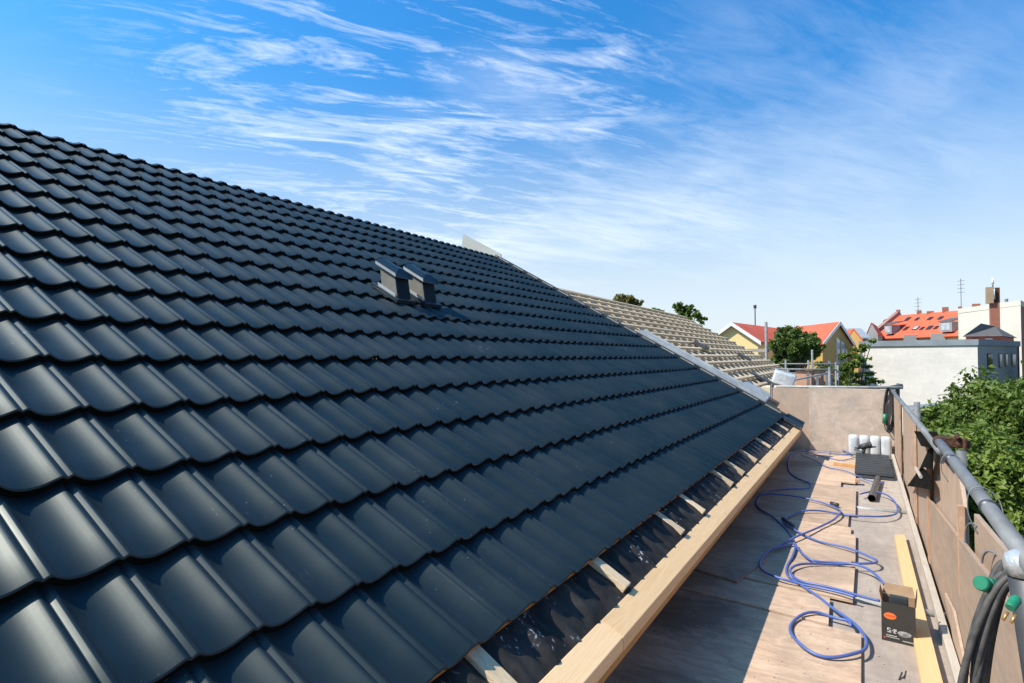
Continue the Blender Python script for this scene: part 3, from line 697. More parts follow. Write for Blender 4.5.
# ------------------------------------------------------------------ things on the walkway
def px_path(pts, z=D + .065): return [at(x, y, Z=z) for x, y in pts]
def hose():
    ht = thing('air_hose', 'long blue air hose snaking in loops along the walkway', 'hose', (-.3, 5, D + .05))
    zz = D + .040
    # one long run, measured along its loops
    p1 = [(858, 441), (838, 447), (832, 446), (850, 453), (846, 455), (822, 452), (800, 451), (790, 458), (789, 470), (797, 478), (810, 484), (808, 488), (790, 489), (768, 492),
          (757, 500), (760, 509), (775, 519), (788, 531), (795, 545), (793, 556), (787, 566), (788, 576), (800, 585), (820, 597), (838, 612), (856, 626), (866, 638), (864, 650), (848, 656), (826, 656), (806, 649), (792, 636),
          (791, 624), (800, 616), (815, 613), (832, 616), (848, 621), (851, 627)]
    p2 = [(905, 449), (893, 445), (878, 448), (862, 455), (845, 460), (830, 458), (812, 454), (800, 454)]
    p3 = [(884, 484), (868, 480), (858, 476), (844, 471), (828, 467), (818, 462), (808, 458), (802, 455)]
    p4 = [(860, 494), (872, 491), (886, 495), (896, 504), (896, 513), (880, 517), (858, 516), (838, 513), (818, 511), (800, 512), (784, 519), (788, 526), (800, 533), (820, 541), (845, 548), (868, 556), (877, 560), (872, 564), (850, 564), (820, 563),
          (800, 565), (790, 571), (800, 580), (820, 586), (850, 593), (880, 600)]
    p5 = [(884, 583), (874, 573), (858, 566), (836, 562), (812, 560), (800, 552), (794, 543), (784, 546), (768, 552), (760, 563), (765, 572), (780, 579), (800, 583), (830, 590), (855, 598)]
    p6 = [(759, 494), (780, 495), (808, 499), (828, 504), (840, 511), (836, 518), (820, 526), (804, 534), (790, 540), (770, 550)]
    for i, p in enumerate((p1, p2, p3, p4, p5, p6)):
        r_ = .0082 if i in (0, 3, 4, 5) else .006
        pts = smoothpath(px_path(p, zz + .004 * i), 6)
        pts = [Vector((q.x, q.y, q.z + .006 * math.sin(k * .35 + i))) for k, q in enumerate(pts)]
        mb = MB(); mb.tube(pts, r_, 8); mb.build('hose_run', M['hose'], ht, smooth=True)
    for a, b_ in (((783, 519), (793, 526)), ((831, 503), (838, 505))):
        A_, B_ = px_path([a, b_], zz + .02); mb = MB(); mb.tube([A_, B_], .017, 10); mb.build('hose_coupling', M['black_rubber'], ht, smooth=True)
hose()

# black box
def card_box():
    x0, x1, y0, y1, z0 = .062, .212, 3.69, 3.83, D + .001
    rot = -.06; cx_, cy_ = (x0 + x1) / 2, y0
    b = thing('cardboard_box', 'open black cardboard box with an orange oval sticker standing on the walkway', 'box', (cx_, cy_, z0))
    H_ = .20; t_ = .003
    def q(x, y, z):
        dx, dy = x - cx_, y - cy_
        return (cx_ + dx * math.cos(rot) - dy * math.sin(rot), cy_ + dx * math.sin(rot) + dy * math.cos(rot), z)
    def qb(mb, a, c):
        (ax, ay, az), (bx_, by, bz) = a, c
        return mb.add([q(ax,ay,az), q(bx_,ay,az), q(bx_,by,az), q(ax,by,az), q(ax,ay,bz), q(bx_,ay,bz), q(bx_,by,bz), q(ax,by,bz)], [(0,3,2,1),(4,5,6,7),(0,1,5,4),(1,2,6,5),(2,3,7,6),(3,0,4,7)])
    mb = MB()
    qb(mb, (x0, y0, z0), (x1, y0 + t_, z0 + H_)); qb(mb, (x0, y1 - t_, z0), (x1, y1, z0 + H_)); qb(mb, (x0, y0 + t_, z0), (x0 + t_, y1 - t_, z0 + H_)); qb(mb, (x1 - t_, y0 + t_, z0), (x1, y1 - t_, z0 + H_))
    qb(mb, (x0 + t_, y0 + t_, z0), (x1 - t_, y1 - t_, z0 + t_))
    mb.build('carton', M['box_black'], b)
    mb = MB()   # brown inside lining
    i_ = .0035
    qb(mb, (x0 + i_, y1 - i_ - .001, z0 + .01), (x1 - i_, y1 - i_, z0 + H_ + .0005)); qb(mb, (x0 + i_, y0 + i_, z0 + .01), (x0 + i_ + .001, y1 - i_ - .002, z0 + H_ - .0005)); qb(mb, (x1 - i_ - .001, y0 + i_, z0 + .01), (x1 - i_, y1 - i_ - .002, z0 + H_ - .0005))
    mb.build('lining', M['card'], b)
    # flaps
    def flap(p0, p1, out, m_):
        mb = MB(); P0, P1 = Vector(q(*p0)), Vector(q(*p1)); o_ = Vector(out); o_ = Vector((o_.x * math.cos(rot) - o_.y * math.sin(rot), o_.x * math.sin(rot) + o_.y * math.cos(rot), o_.z))
        nrm = (P1 - P0).cross(o_).normalized() * .003
        e = (P1 - P0) * .08
        mb.prism([P0, P1, P1 + o_ - e, P0 + o_ + e], nrm); mb.build('flap', m_, b)
    T = z0 + H_ + .001
    flap((x0, y0, T), (x0, y1, T), (-.012, .01, .045), M['card'])
    flap((x0, y1, T), (x1, y1, T), (.0, .02, .05), M['card'])
    flap((x1, y0, T), (x1, y1, T), (.006, 0.0, .055), M['box_black'])
    mb = MB(); qb(mb, (x0 + .035, y0 + .02, T - .03), (x1 - .03, y0 + .055, T + .03)); mb.build('packing_piece', M['sheet_black'], b, bevel=.006)
    # sticker and print on the front
    W_ = x1 - x0
    def front(u, v, d_=.0012): return q(x0 + u * W_, y0 - d_, z0 + v * H_)
    mb = MB(); cu, cv = .26, .66; pts = [front(cu + .185 * math.cos(a * math.pi / 14), cv + .083 * math.sin(a * math.pi / 14)) for a in range(28)]
    back = [front(cu + .185 * math.cos(a * math.pi / 14), cv + .083 * math.sin(a * math.pi / 14), .0002) for a in range(28)]
    mb.add(pts + back, [tuple(range(28))] + [(i, (i+1) % 28, 28 + (i+1) % 28, 28 + i) for i in range(28)]); mb.build('sticker', M['sticker'], b)
    def strokes(name, rects, m_, d_=.0016):
        mb = MB()
        for u0, v0, u1, v1 in rects:
            mb.add([front(u0, v0, d_), front(u1, v0, d_), front(u1, v1, d_), front(u0, v1, d_), front(u0, v0, .0004), front(u1, v0, .0004), front(u1, v1, .0004), front(u0, v1, .0004)], [(0,1,2,3),(0,1,5,4),(1,2,6,5),(2,3,7,6),(3,0,4,7)])
        mb.build(name, m_, b)
    strokes('sticker_writing', [(.13+.06*i, .64, .165+.06*i, .69) for i in range(5)], M['red_print'], .002)
    strokes('white_lettering', [(.17, .285, .205, .335), (.17, .335, .27, .348), (.235, .24, .265, .30), (.17, .235, .29, .25), (.30, .285, .34, .30), (.36, .235, .39, .34), (.39, .235, .43, .25), (.41, .28, .44, .34)] +
            [(.14 + .035 * i, .148, .165 + .035 * i, .168) for i in range(9)] + [(.14 + .03 * i, .105, .16 + .03 * i, .122) for i in range(13)] + [(.62 + .04 * i, .07, .65 + .04 * i, .088) for i in range(8)], M['white_print'])
    strokes('red_square', [(.06, .07, .12, .105)], M['red_print'])
    mb = MB(); pts = [front(.67 + .20 * math.cos(a * math.pi / 10) * (1 + .1 * math.sin(a)), .255 + .075 * math.sin(a * math.pi / 10), .0014) for a in range(20)]
    mb.add(pts, [tuple(range(20))]); mb.build('tool_picture', M['silver_print'], b)
card_box()

# downpipe and ribbed sheet
mb = MB(); mb.tube([(.052, 7.12, D + .037), (.128, 8.30, D + .037)], .034, 20, cap=False); mb.tube([(.052, 7.14, D + .037), (.127, 8.28, D + .037)], .030, 20, cap=False)
mb.tube([(.0505, 7.10, D + .037), (.056, 7.17, D + .037)], .0365, 20, cap=False)
tag(mb.build('downpipe', M['pipe_black'], loc=(.09, 7.8, D + .002), smooth=True), 'short black pipe lying on the walkway in front of the ribbed sheets', 'pipe')
def ribbed_sheet(z, label, dx, dy):
    mb = MB(); prof = []
    y = 8.42
    k = 0
    while y < 10.02:
        prof += [(y, .0), (y + .02, .022), (y + .09, .022), (y + .11, .0)]; y += .15
    def p(x, yy, h): return (x + dx, yy + dy, z + h)
    vs = []; n = len(prof)
    for x in (-.105, .30):
        sk = .012 if x > 0 else 0
        for yy, h in prof: vs.append(p(x, yy + sk, h))
    for x in (-.105, .30):
        for yy, h in prof: vs.append(p(x, yy, h - .012))
    fs = []
    for i in range(n - 1): fs += [(i, i+1, n+i+1, n+i), (2*n+i, 3*n+i, 3*n+i+1, 2*n+i+1), (i, 2*n+i, 2*n+i+1, i+1), (n+i, n+i+1, 3*n+i+1, 3*n+i)]
    fs += [(0, n, 3*n, 2*n), (n-1, 3*n-1+0, 4*n-1, 2*n-1)] if False else [(0, n, 3*n, 2*n)]
    mb.add(vs, fs)
    return tag(mb.build('ribbed_sheet', M['sheet_black'], loc=(.1, 9.2, z)), label, 'roof sheet', 'black ribbed roof sheets stacked on the walkway')
ribbed_sheet(D + .016, 'lower black ribbed roof sheet of the small stack on the walkway', 0, 0)
ribbed_sheet(D + .055, 'top black ribbed roof sheet of the small stack before the white sacks', -.01, .015)

# white sacks in a row against the end screen
for i, lab in enumerate(('first white plastic sack from the left in the row against the end screen', 'second white plastic sack from the left, behind the nail gun', 'third white plastic sack from the left in the row against the end screen', 'fourth white plastic sack, the one in the corner by the guard boards')):
    x = -.148 + i * .1395; mb = MB()
    prof = [(.0, .058), (.02, .067), (.06, .0695), (.10, .0675), (.14, .0695), (.19, .068), (.24, .0695), (.28, .066), (.298, .054), (.304, .02)]
    seg = 20; vs = []; fs = []
    for z, r_ in prof:
        for k in range(seg):
            a = 2 * math.pi * k / seg
            ca, sa = math.cos(a), math.sin(a)
            sq = (abs(ca) ** 4 + abs(sa) ** 4) ** -.25
            sq = 1 + (sq - 1) * .85
            wob = 1 + .03 * math.sin(3 * a + i * 2 + z * 20) + .02 * math.sin(z * 55 + i)
            vs.append((x + r_ * sq * ca * wob, 10.36 + r_ * 1.05 * sq * sa * wob, D + .002 + z))
    for j in range(len(prof) - 1):
        for k in range(seg): fs.append((j*seg+k, j*seg+(k+1) % seg, (j+1)*seg+(k+1) % seg, (j+1)*seg+k))
    fs.append(tuple(range(seg))[::-1]); fs.append(tuple((len(prof)-1)*seg+k for k in range(seg)))
    mb.add(vs, fs); tag(mb.build('white_sack', M['plastic_white'], loc=(x, 10.36, D + .002), smooth=True), lab, 'sack', 'white sacks in a row by the end screen')
# nail gun lying on the cross tube in front of the sacks
ng = thing('nail_gun', 'black air nail gun lying in front of the white sacks', 'nail gun', (.03, 10.16, D + .05))
mb = MB(); mb.tube([(-.06, 10.15, D + .15), (.06, 10.16, D + .19)], [.04, .045], 14); mb.tube([(.05, 10.16, D + .185), (.085, 10.16, D + .197)], [.05, .046], 14); mb.build('gun_body', M['black_rubber'], ng, smooth=True)
mb = MB(); mb.tube([(.0, 10.155, D + .16), (-.03, 10.14, D + .055)], [.022, .026], 10); mb.build('handle', M['black_rubber'], ng, smooth=True)
mb = MB(); mb.tube([(-.06, 10.15, D + .15), (-.13, 10.145, D + .13)], [.028, .015], 10); mb.build('nose', M['steel_dark'], ng, smooth=True)
mb = MB(); mb.obox((-.07, 10.14, D + .085), (1, 0, -.5), (0, 1, 0), (.5, 0, 1), .075, .014, .02); mb.build('magazine', M['galv'], ng)
mb = MB(); mb.tube([(.085, 10.16, D + .16), (.14, 10.165, D + .17)], .012, 10); mb.build('hose_nipple', M['hose'], ng, smooth=True)

# small scraps
mb = MB(); mb.prism([at(834, 463, Z=D + .031), at(858, 466, Z=D + .031), at(858, 468, Z=D + .031), at(833, 465.5, Z=D + .031)], (0, 0, .012))
tag(mb.build('wood_splinter', M['orange_wood'], loc=at(846, 465, Z=D + .031)), 'thin reddish wood splinter on the farthest plywood sheet', 'splinter')
mb = MB(); q_ = at(858, 482, Z=D + .031); mb.box((q_.x - .03, q_.y - .05, D + .031), (q_.x + .02, q_.y + .05, D + .066))
tag(mb.build('wood_block', M['edge'], loc=(q_.x, q_.y, D + .031), bevel=.003), 'small reddish wood block at the edge of the plywood beside the ribbed sheets', 'wood block')
mb = MB()
for (a, b_) in (((902, 672), (899, 680)), ((899, 680), (905, 676)), ((906, 671), (904, 679))):
    A_, B_ = at(*a, Z=D + .001), at(*b_, Z=D + .001); dd = (B_ - A_).normalized() * .002; nn = Vector((-dd.y, dd.x, 0)) * 1.2
    mb.prism([A_ - nn, B_ - nn, B_ + nn, A_ + nn], (0, 0, .0015))
mb.build('marker_scribble', M['mark'], scaf)

# sawdust and chips: more than anyone could count
rr = random.Random(77); mb = MB()
for i in range(420):
    x = rr.choice((rr.uniform(-1.2, .32), rr.gauss(-.3, .3))); y = rr.uniform(2., 10.2); x = max(-1.3, min(.3, x))
    l_, w_ = rr.uniform(.002, .009), rr.uniform(.001, .003); a = rr.uniform(0, 3.14); z = D + (.0312 if (x < -.14 and y > 4.3) else (.0225 if x < -.14 and y < 3.6 else .0035)); z += .0005
    mb.obox((x, y, z), (math.cos(a), math.sin(a), 0), (-math.sin(a), math.cos(a), 0), (0, 0, 1), l_, w_, .001)
tag(mb.build('sawdust', M['toe'], fix=False), 'sawdust and tiny wood chips strewn over the walkway boards', 'sawdust', kind='stuff')
# black plastic scraps caught on the guard boards
def scrap(polys, label, x):
    mb = MB()
    for poly in polys:
        pts = [at(px, py, X=x + dx) for px, py, dx in poly]; mb.prism(pts, (.006, .002, 0))
    c_ = pts[0]; return tag(mb.build('plastic_scrap', M['rag'], loc=c_), label, 'plastic scrap')
scrap([[(914, 431, 0), (936, 432, .012), (939, 440, .012), (931, 448, 0), (921, 446, -.015)]], 'black plastic scrap draped over the guard boards under the rusty coupler', .345)
scrap([[(928.5, 449, .02), (932.5, 447, .03), (932, 470, .02), (924, 467, .0), (919, 470, 0)], [(907, 486, -.012), (921, 467, .01), (925, 470, .006), (931, 480, .02), (932, 490, .02), (922, 488, -.012)]], 'torn black plastic scrap hanging down the middle of the guard boards', .345)
mb = MB(); mb.tube([at(916, 468, X=.335), at(921, 477, X=.338)], .012, 8); tag(mb.build('wood_peg', M['toe'], loc=at(916, 468, X=.335)), 'pale wooden peg poking out of the torn black plastic', 'peg')

# cable bundle on the far corner post
def bundle(label, cx_, cy_, ztop, wid, drop, nloops, r_, seed, name='cable_coil', m_='cable_dusty', dy=.0):
    rr = random.Random(seed); t_ = thing(name, label, 'cable', (cx_, cy_, ztop - drop))
    mb = MB()
    pts = []
    for i in range(nloops):
        w_ = wid * rr.uniform(.75, 1.08); d_ = drop * rr.uniform(.86, 1.05); y_ = cy_ + rr.uniform(-.035, .035); xo = cx_ + rr.uniform(-.2, .2) * wid
        for k in range(14):
            a = 2 * math.pi * k / 14 + math.pi / 2
            ww = w_ * (.55 + .45 * (1 - (math.sin(a) + 1) / 2))
            pts.append((xo + ww * math.cos(a), y_ + .02 * math.sin(a * 2 + i), ztop - d_ / 2 + d_ / 2 * math.sin(a)))
    mb.tube(smoothpath(pts, 4), r_, 8); mb.build('cable', M[m_], t_, smooth=True)
    return t_
fc = bundle('black cable bundle with a green plug hung on the far corner post', .315, 10.46, 6.03, .075, .66, 9, .0075, 4, m_='black_rubber')
mb = MB(); mb.tube([(.25, 10.37, 5.50), (.262, 10.37, 5.64)], .028, 10); mb.build('plug', M['green'], fc, smooth=True)

# near cable coil with green connectors
nc = thing('cable_coil', 'thick dusty black cable coil with green connectors hung on the near wrapped post', 'cable', (.31, 1.95, 5.4))
rr = random.Random(9)
for i in range(9):
    w0 = rr.uniform(.06, .135); xo = .333 - rr.uniform(0, .012); yo = 2.03 + rr.uniform(-.06, .06); top = 5.955 - rr.uniform(0, .05); bot = 5.28 - rr.uniform(-.06, .1)
    pts = []
    for k in range(16):
        a = math.pi * .5 + math.pi * 2 * k / 16
        ww = w0 * (.62 + .38 * (1 - math.sin(a)) / 1.2)
        pts.append((xo + ww * math.cos(a), yo + .03 * math.cos(a + i), (top + bot) / 2 + (top - bot) / 2 * math.sin(a)))
    mb = MB(); mb.tube(smoothpath(pts, 5, True), .0085, 10, closed=True); mb.build('cable_loop', M['cable_dusty'], nc, smooth=True)
def plug(a, b_, r0, r1):
    mb = MB(); A_, B_ = Vector(a), Vector(b_); ts = (0, .05, .28, .30, .36, .38, .8, .82, .95, 1.); rs = (.86, 1., 1., .9, .9, 1., 1., .84, .8, .7); mb.tube([A_.lerp(B_, t_) for t_ in ts], [(r0 + (r1 - r0) * t_) * k_ for t_, k_ in zip(ts, rs)], 24); return mb.build('connector', M['green'], nc, smooth=False)
A_ = at(982, 584, Y=1.93); B_ = at(1000, 581, Y=1.96)
plug(at(980, 583, Y=1.95), at(995, 587, Y=2.0), .019, .021)
mb = MB(); mb.tube(smoothpath([at(1000, 587, Y=2.02), at(1010, 578, Y=1.98), at(1022, 574, Y=1.9), at(1040, 580, Y=1.85)], 6), .010, 10); mb.build('cable_tail', M['cable_dusty'], nc, smooth=True)
plug(at(1010, 608, Y=1.80), at(1017, 598, Y=1.83), .011, .012)
for d_ in (0, 8):
    mb = MB(); mb.tube([at(1008 + d_, 612 + d_ * .35, Y=1.79), at(1003 + d_, 620 + d_ * .35, Y=1.78)], .0035, 8); mb.build('pin', M['copper'], nc, smooth=True)

# ------------------------------------------------------------------ beyond the end screen
# white bag on the roof's foot
p_ = R2(-.05, 11.9, .05); bg_ = thing('white_bag', 'crumpled white printed bag lying at the foot of the battened roof', 'bag', tuple(p_))
def bag():
    c_ = at(784, 378.5, Y=11.9); ax = Vector((.9, .15, -.30)).normalized(); ay = Vector((-.1, .95, .1)).normalized(); az = ax.cross(ay).normalized()
    mb = MB(); mb.obox(c_, ax, ay, az, .19, .15, .115); o_ = mb.build('bag_skin', M['plastic_white'], bg_, bevel=.03, smooth=True)
    rr_ = random.Random(2)
    for v in o_.data.vertices: v.co += Vector((rr_.uniform(-.008, .008), rr_.uniform(-.008, .008), rr_.uniform(-.008, .008)))
    q = MB()
    for i in range(3): q.obox(c_ - ay * .151 + ax * (-.06 + .06 * i) + az * .01, ax, ay, az, .022, .0015, .04 - .01 * i)
    q.build('print_mark', M['bag_grey_print'], bg_)
    # pallet of boards under it, part of the neighbouring scaffold below
    return c_
bagc = bag()
# second scaffold bay
sc2 = thing('scaffold', 'second scaffold bay with a salmon board and grey slats beyond the end screen', 'scaffold', (-1.0, 15.5, 0))
mb = MB(); mb.box((-1.40, 15.5, 5.3), (-.62, 15.52, 6.16)); mb.build('end_board', M['pink_panel'], sc2)
mb = MB(); mb.tube([(-1.9, 15.47, 6.19), (-.55, 15.47, 6.19)], .024, 10); mb.build('end_rail', M['galv'], sc2, smooth=True)
mb = MB(); mb.tube([(-1.9, 17.2, 6.3), (-.5, 17.2, 6.3)], .02, 10); mb.tube([(-1.9, 17.2, 6.05), (-.5, 17.2, 6.05)], .02, 10); mb.build('mid_rail', M['galv'], sc2, smooth=True)
for (x, y, z) in ((-1.62, 15.55, 6.42), (-1.05, 15.6, 6.66), (-.52, 15.5, 6.3), (-1.25, 17.2, 6.4), (-.62, 17.2, 6.35), (-.56, 12.6, 6.3), (-1.30, 12.9, 6.25)):
    mb = MB(); mb.tube([(x, y, 0), (x, y, z)], .024, 10); mb.build('standard', M['galv'], sc2, smooth=True)
for i in range(6):
    x = -1.16 + i * .098; mb = MB(); mb.box((x, 15.40, 5.45), (x + .062, 15.425, 6.12 + .05 * math.sin(i * 2.1))); mb.build('slat', M['steel_dark'] if i % 2 else M['galv'], sc2)
mb = MB(); mb.box((-1.9, 10.62, 5.28), (.4, 17.3, 5.32)); mb.build('deck_board', M['ply_grey'], sc2)
mb = MB(); mb.tube([(-1.25, 12.4, 6.02), (-.66, 15.3, 6.12)], .02, 8); mb.build('side_rail', M['galv_pale'], sc2, smooth=True)
mb = MB(); mb.box((-1.62, 11.5, 5.325), (-1.10, 12.3, bagc.z - .15)); tag(mb.build('board_stack', M['batten'], loc=(-1.4, 11.9, 5.32)), 'stack of rough boards that carries the white bag', 'board stack')
# tall scaffold post with a guard board at the far end of the battened roof
sp = thing('scaffold_pole', 'tall grey scaffold pole with one pale board at the far end of the battened roof', 'scaffold pole', tuple(at(766, 356, Y=22.4) * 1) [:2] + (0,))
q_ = at(766, 322, Y=22.4); mb = MB(); mb.tube([(q_.x, q_.y, 0), tuple(q_)], .05, 10); mb.build('pole', M['galv'], sp, smooth=True)
a_, b_ = at(747, 350.5, Y=22.45), at(766, 350.5, Y=22.45); mb = MB(); mb.box((a_.x, 22.46, a_.z - .06), (b_.x + .1, 22.5, a_.z + .06)); mb.build('guard_board', M['toe'], sp)

# ------------------------------------------------------------------ buildings
def wall_quad(mb, a, b, z0, z1, th=.25, inward=None): pass
def poly_house(name, label, foot, z_e, ridge, z_r, wall_m, roof_m, over=.25, gable_m=None, cat='house', barge=True):
    """foot: four corners in order; ridge joins the middles of edges 0-1 and 2-3"""
    f = [Vector((x, y, 0)) for x, y in foot]
    c_ = sum(f, Vector()) / 4
    h = thing(name, label, cat, (c_.x, c_.y, 0))
    r0, r1 = (f[0] + f[1]) / 2, (f[2] + f[3]) / 2
    up = lambda p, z: Vector((p.x, p.y, z))
    mb = MB(); v = [up(p, 0) for p in f] + [up(p, z_e) for p in f]
    mb.add(v, [(0,1,5,4),(1,2,6,5),(2,3,7,6),(3,0,4,7)]); mb.build('wall', wall_m, h)
    mb = MB(); mb.add([up(f[0], z_e), up(f[1], z_e), up(r0, z_r)], [(0, 1, 2)]); mb.build('gable', gable_m or wall_m, h)
    mb = MB(); mb.add([up(f[2], z_e), up(f[3], z_e), up(r1, z_r)], [(0, 1, 2)]); mb.build('gable', wall_m, h)
    ax = (r1 - r0).normalized() * over
    R0, R1 = up(r0 - ax, z_r + .05), up(r1 + ax, z_r + .05)
    mb = MB()
    for (p, q) in ((f[0], f[3]), (f[1], f[2])):
        mid = (f[0] + f[1]) / 2 if p is f[0] or p is f[1] else None
        out = ((p - r0)); sl = (z_r - z_e) / max(out.length, .01); o2 = out.normalized() * over
        P = up(p + o2 - ax, z_e - sl * over + .05); Q = up(q + o2 + ax, z_e - sl * over + .05)
        mb.add([R0, R1, Q, P, R0 + Vector((0,0,.12)), R1 + Vector((0,0,.12)), Q + Vector((0,0,.12)), P + Vector((0,0,.12))], [(0,1,2,3),(4,5,6,7),(0,1,5,4),(1,2,6,5),(2,3,7,6),(3,0,4,7)])
    ro = mb.build('roof', roof_m, h)
    # barge boards on the first gable
    for p in ((f[0], f[1]) if barge else ()):
        out = p - r0; sl = (z_r - z_e) / out.length; o2 = out.normalized() * over
        a = up(r0 - ax * 1.12, z_r + .19); b_ = up(p + o2 - ax * 1.12, z_e - sl * over + .19)
        m2 = MB(); m2.prism([a, b_, b_ - Vector((0,0,.30)), a - Vector((0,0,.30))], ax.normalized() * .06); m2.build('barge_board', M['white_paint'], h)
    return h, ro
def P2(px, dep, py=345):
    q = at(px, py, D=dep); return (q.x, q.y)
# yellow house: gable wing on the left, right wing's shade put into its ochre colour
ZA = lambda py, dep: 6.5 + (356.4 - py) * dep / FOC
yh, yr = poly_house('yellow_house', 'yellow gabled house with a bright orange roof left of the round tree', [P2(758, 44), P2(709, 46), P2(772, 60), P2(812, 56)], ZA(341.5, 45), None, ZA(324.5, 45), M['yellow_wall'], M['orange_roof'], over=.3)
oh, orf = poly_house('shaded_yellow_wing', 'yellow house wing, its shade painted in ochre, with orange roof and pointed gable window right of the round tree', [P2(822.5, 44), P2(853, 51), P2(800, 62), P2(765, 55)], ZA(344.5, 46), None, ZA(323.5, 47), M['mustard_shade_wall'], M['orange_roof'], over=.3)
# windows in the shaded gable: set just proud of the wall
def gable_windows():
    a, b_ = Vector((*P2(822.5, 44), 0)), Vector((*P2(853, 51), 0)); ax = (b_ - a).normalized(); n = Vector((ax.y, -ax.x, 0))
    if n.dot(Vector((0, 0, 0)) - a) < 0: n = -n
    Ln = (b_ - a).length
    for u0, u1, z0, z1 in ((.40, .50, 4.0, 8.0), (.55, .65, 4.0, 7.75), (.68, .76, 4.0, 7.2), (.12, .2, 4.2, 6.2)):
        p0, p1 = a + ax * (Ln * u0) + n * .01, a + ax * (Ln * u1) + n * .01; m2 = MB()
        m2.prism([Vector((p0.x, p0.y, z0)), Vector((p1.x, p1.y, z0)), Vector((p1.x, p1.y, z1 - .15)), Vector((p0.x, p0.y, z1))], n * .06)
        wo_ = m2.build('window', M['white_paint'], oh)
        i_ = ax * .12; m2 = MB(); p0, p1 = p0 + i_ + n * .062, p1 - i_ + n * .062
        m2.prism([Vector((p0.x, p0.y, z0 + .1)), Vector((p1.x, p1.y, z0 + .1)), Vector((p1.x, p1.y, z1 - .32)), Vector((p0.x, p0.y, z1 - .2))], n * .02); m2.build('pane', M['glass_pale'], wo_)
gable_windows()
# orange and grey roofs glimpsed between
poly_house('orange_roof_house', 'small house showing a slope of orange roof just right of the shaded gable', [P2(862, 56), P2(846, 62), P2(835, 72), P2(850, 66)], ZA(341, 58), None, ZA(329.5, 58), M['mustard_shade_wall'], M['orange_roof'], barge=False)
poly_house('grey_roof_house', 'house with a plain grey roof between the shaded wing and the white building', [P2(868, 70), P2(851, 82), P2(830, 84), P2(846, 71)], ZA(339, 72), None, ZA(328, 72), M['grey_wall'], M['grey_roof'], barge=False)

# white flat-roofed building
def flat_block(name, label, foot, z0, z1, mats, coping, cop_h=.5, over=.12, cat='building'):
    f = [Vector((x, y, 0)) for x, y in foot]; c_ = sum(f, Vector()) / 4
    h = thing(name, label, cat, (c_.x, c_.y, 0))
    for i in range(4):
        a, b_ = f[i], f[(i+1) % 4]; m2 = MB(); zt = z1 - cop_h
        n = (c_ - (a + b_) / 2).normalized() * .25
        m2.add([Vector((p.x, p.y, z)) for p, z in ((a, z0), (b_, z0), (b_, zt), (a, zt))] , [(0, 1, 2, 3)])
        m2.build('wall', mats[i % len(mats)], h)
    m2 = MB(); g = [p + (p - c_).normalized() * over for p in f]
    m2.prism([Vector((p.x, p.y, z1 - cop_h)) for p in g], (0, 0, cop_h)); m2.build('coping' if coping else 'flat_roof', M['coping'] if coping is True else coping, h)
    return h, f
wfoot = [P2(977.5, 41, 345), P2(860, 47, 345), P2(880, 60, 345), P2(1018.5, 47, 345)]
wb, wf = flat_block('white_building', 'long low white brick building with flat grey roof edge and a shaded side wall coloured grey', wfoot, 0, ZA(339.2, 41), [M['white_wall'], M['white_wall'], M['white_wall'], M['grey_wall']], True, .42, .14)  # side wall's shade is put into its colour with the grey material
a, b_ = wf[0], wf[3]; ax = (b_ - a).normalized(); n = Vector((ax.y, -ax.x, 0)); n = n if n.dot(a) < 0 else -n
Ln = (b_ - a).length
for u0, u1, zt, zb in ((.20, .31, 353.5, 369), (.47, .545, 353.5, 368), (.62, .69, 353.5, 367), (.80, .90, 353.5, 367)):
    z1_, z0_ = ZA(zt, 43), ZA(zb, 43); p0, p1 = a + ax * (Ln * u0) + n * .01, a + ax * (Ln * u1) + n * .01; m2 = MB()
    m2.prism([Vector((p0.x, p0.y, z0_)), Vector((p1.x, p1.y, z0_)), Vector((p1.x, p1.y, z1_)), Vector((p0.x, p0.y, z1_))], n * .04); wo_ = m2.build('window', M['frame_dark'], wb)
    p0, p1 = p0 + ax * .06 + n * .042, p1 - ax * .06 + n * .042; m2 = MB()
    m2.prism([Vector((p0.x, p0.y, z0_ + .06)), Vector((p1.x, p1.y, z0_ + .06)), Vector((p1.x, p1.y, z1_ - .06)), Vector((p0.x, p0.y, z1_ - .06))], n * .01); m2.build('pane', M['glass'], wo_)

p0 = a + ax * (Ln * .96) + n * .08; m2 = MB(); m2.tube([(p0.x, p0.y, 0), (p0.x, p0.y, ZA(343.5, 43))], .05, 8); m2.build('downpipe', M['steel_dark'], wb)
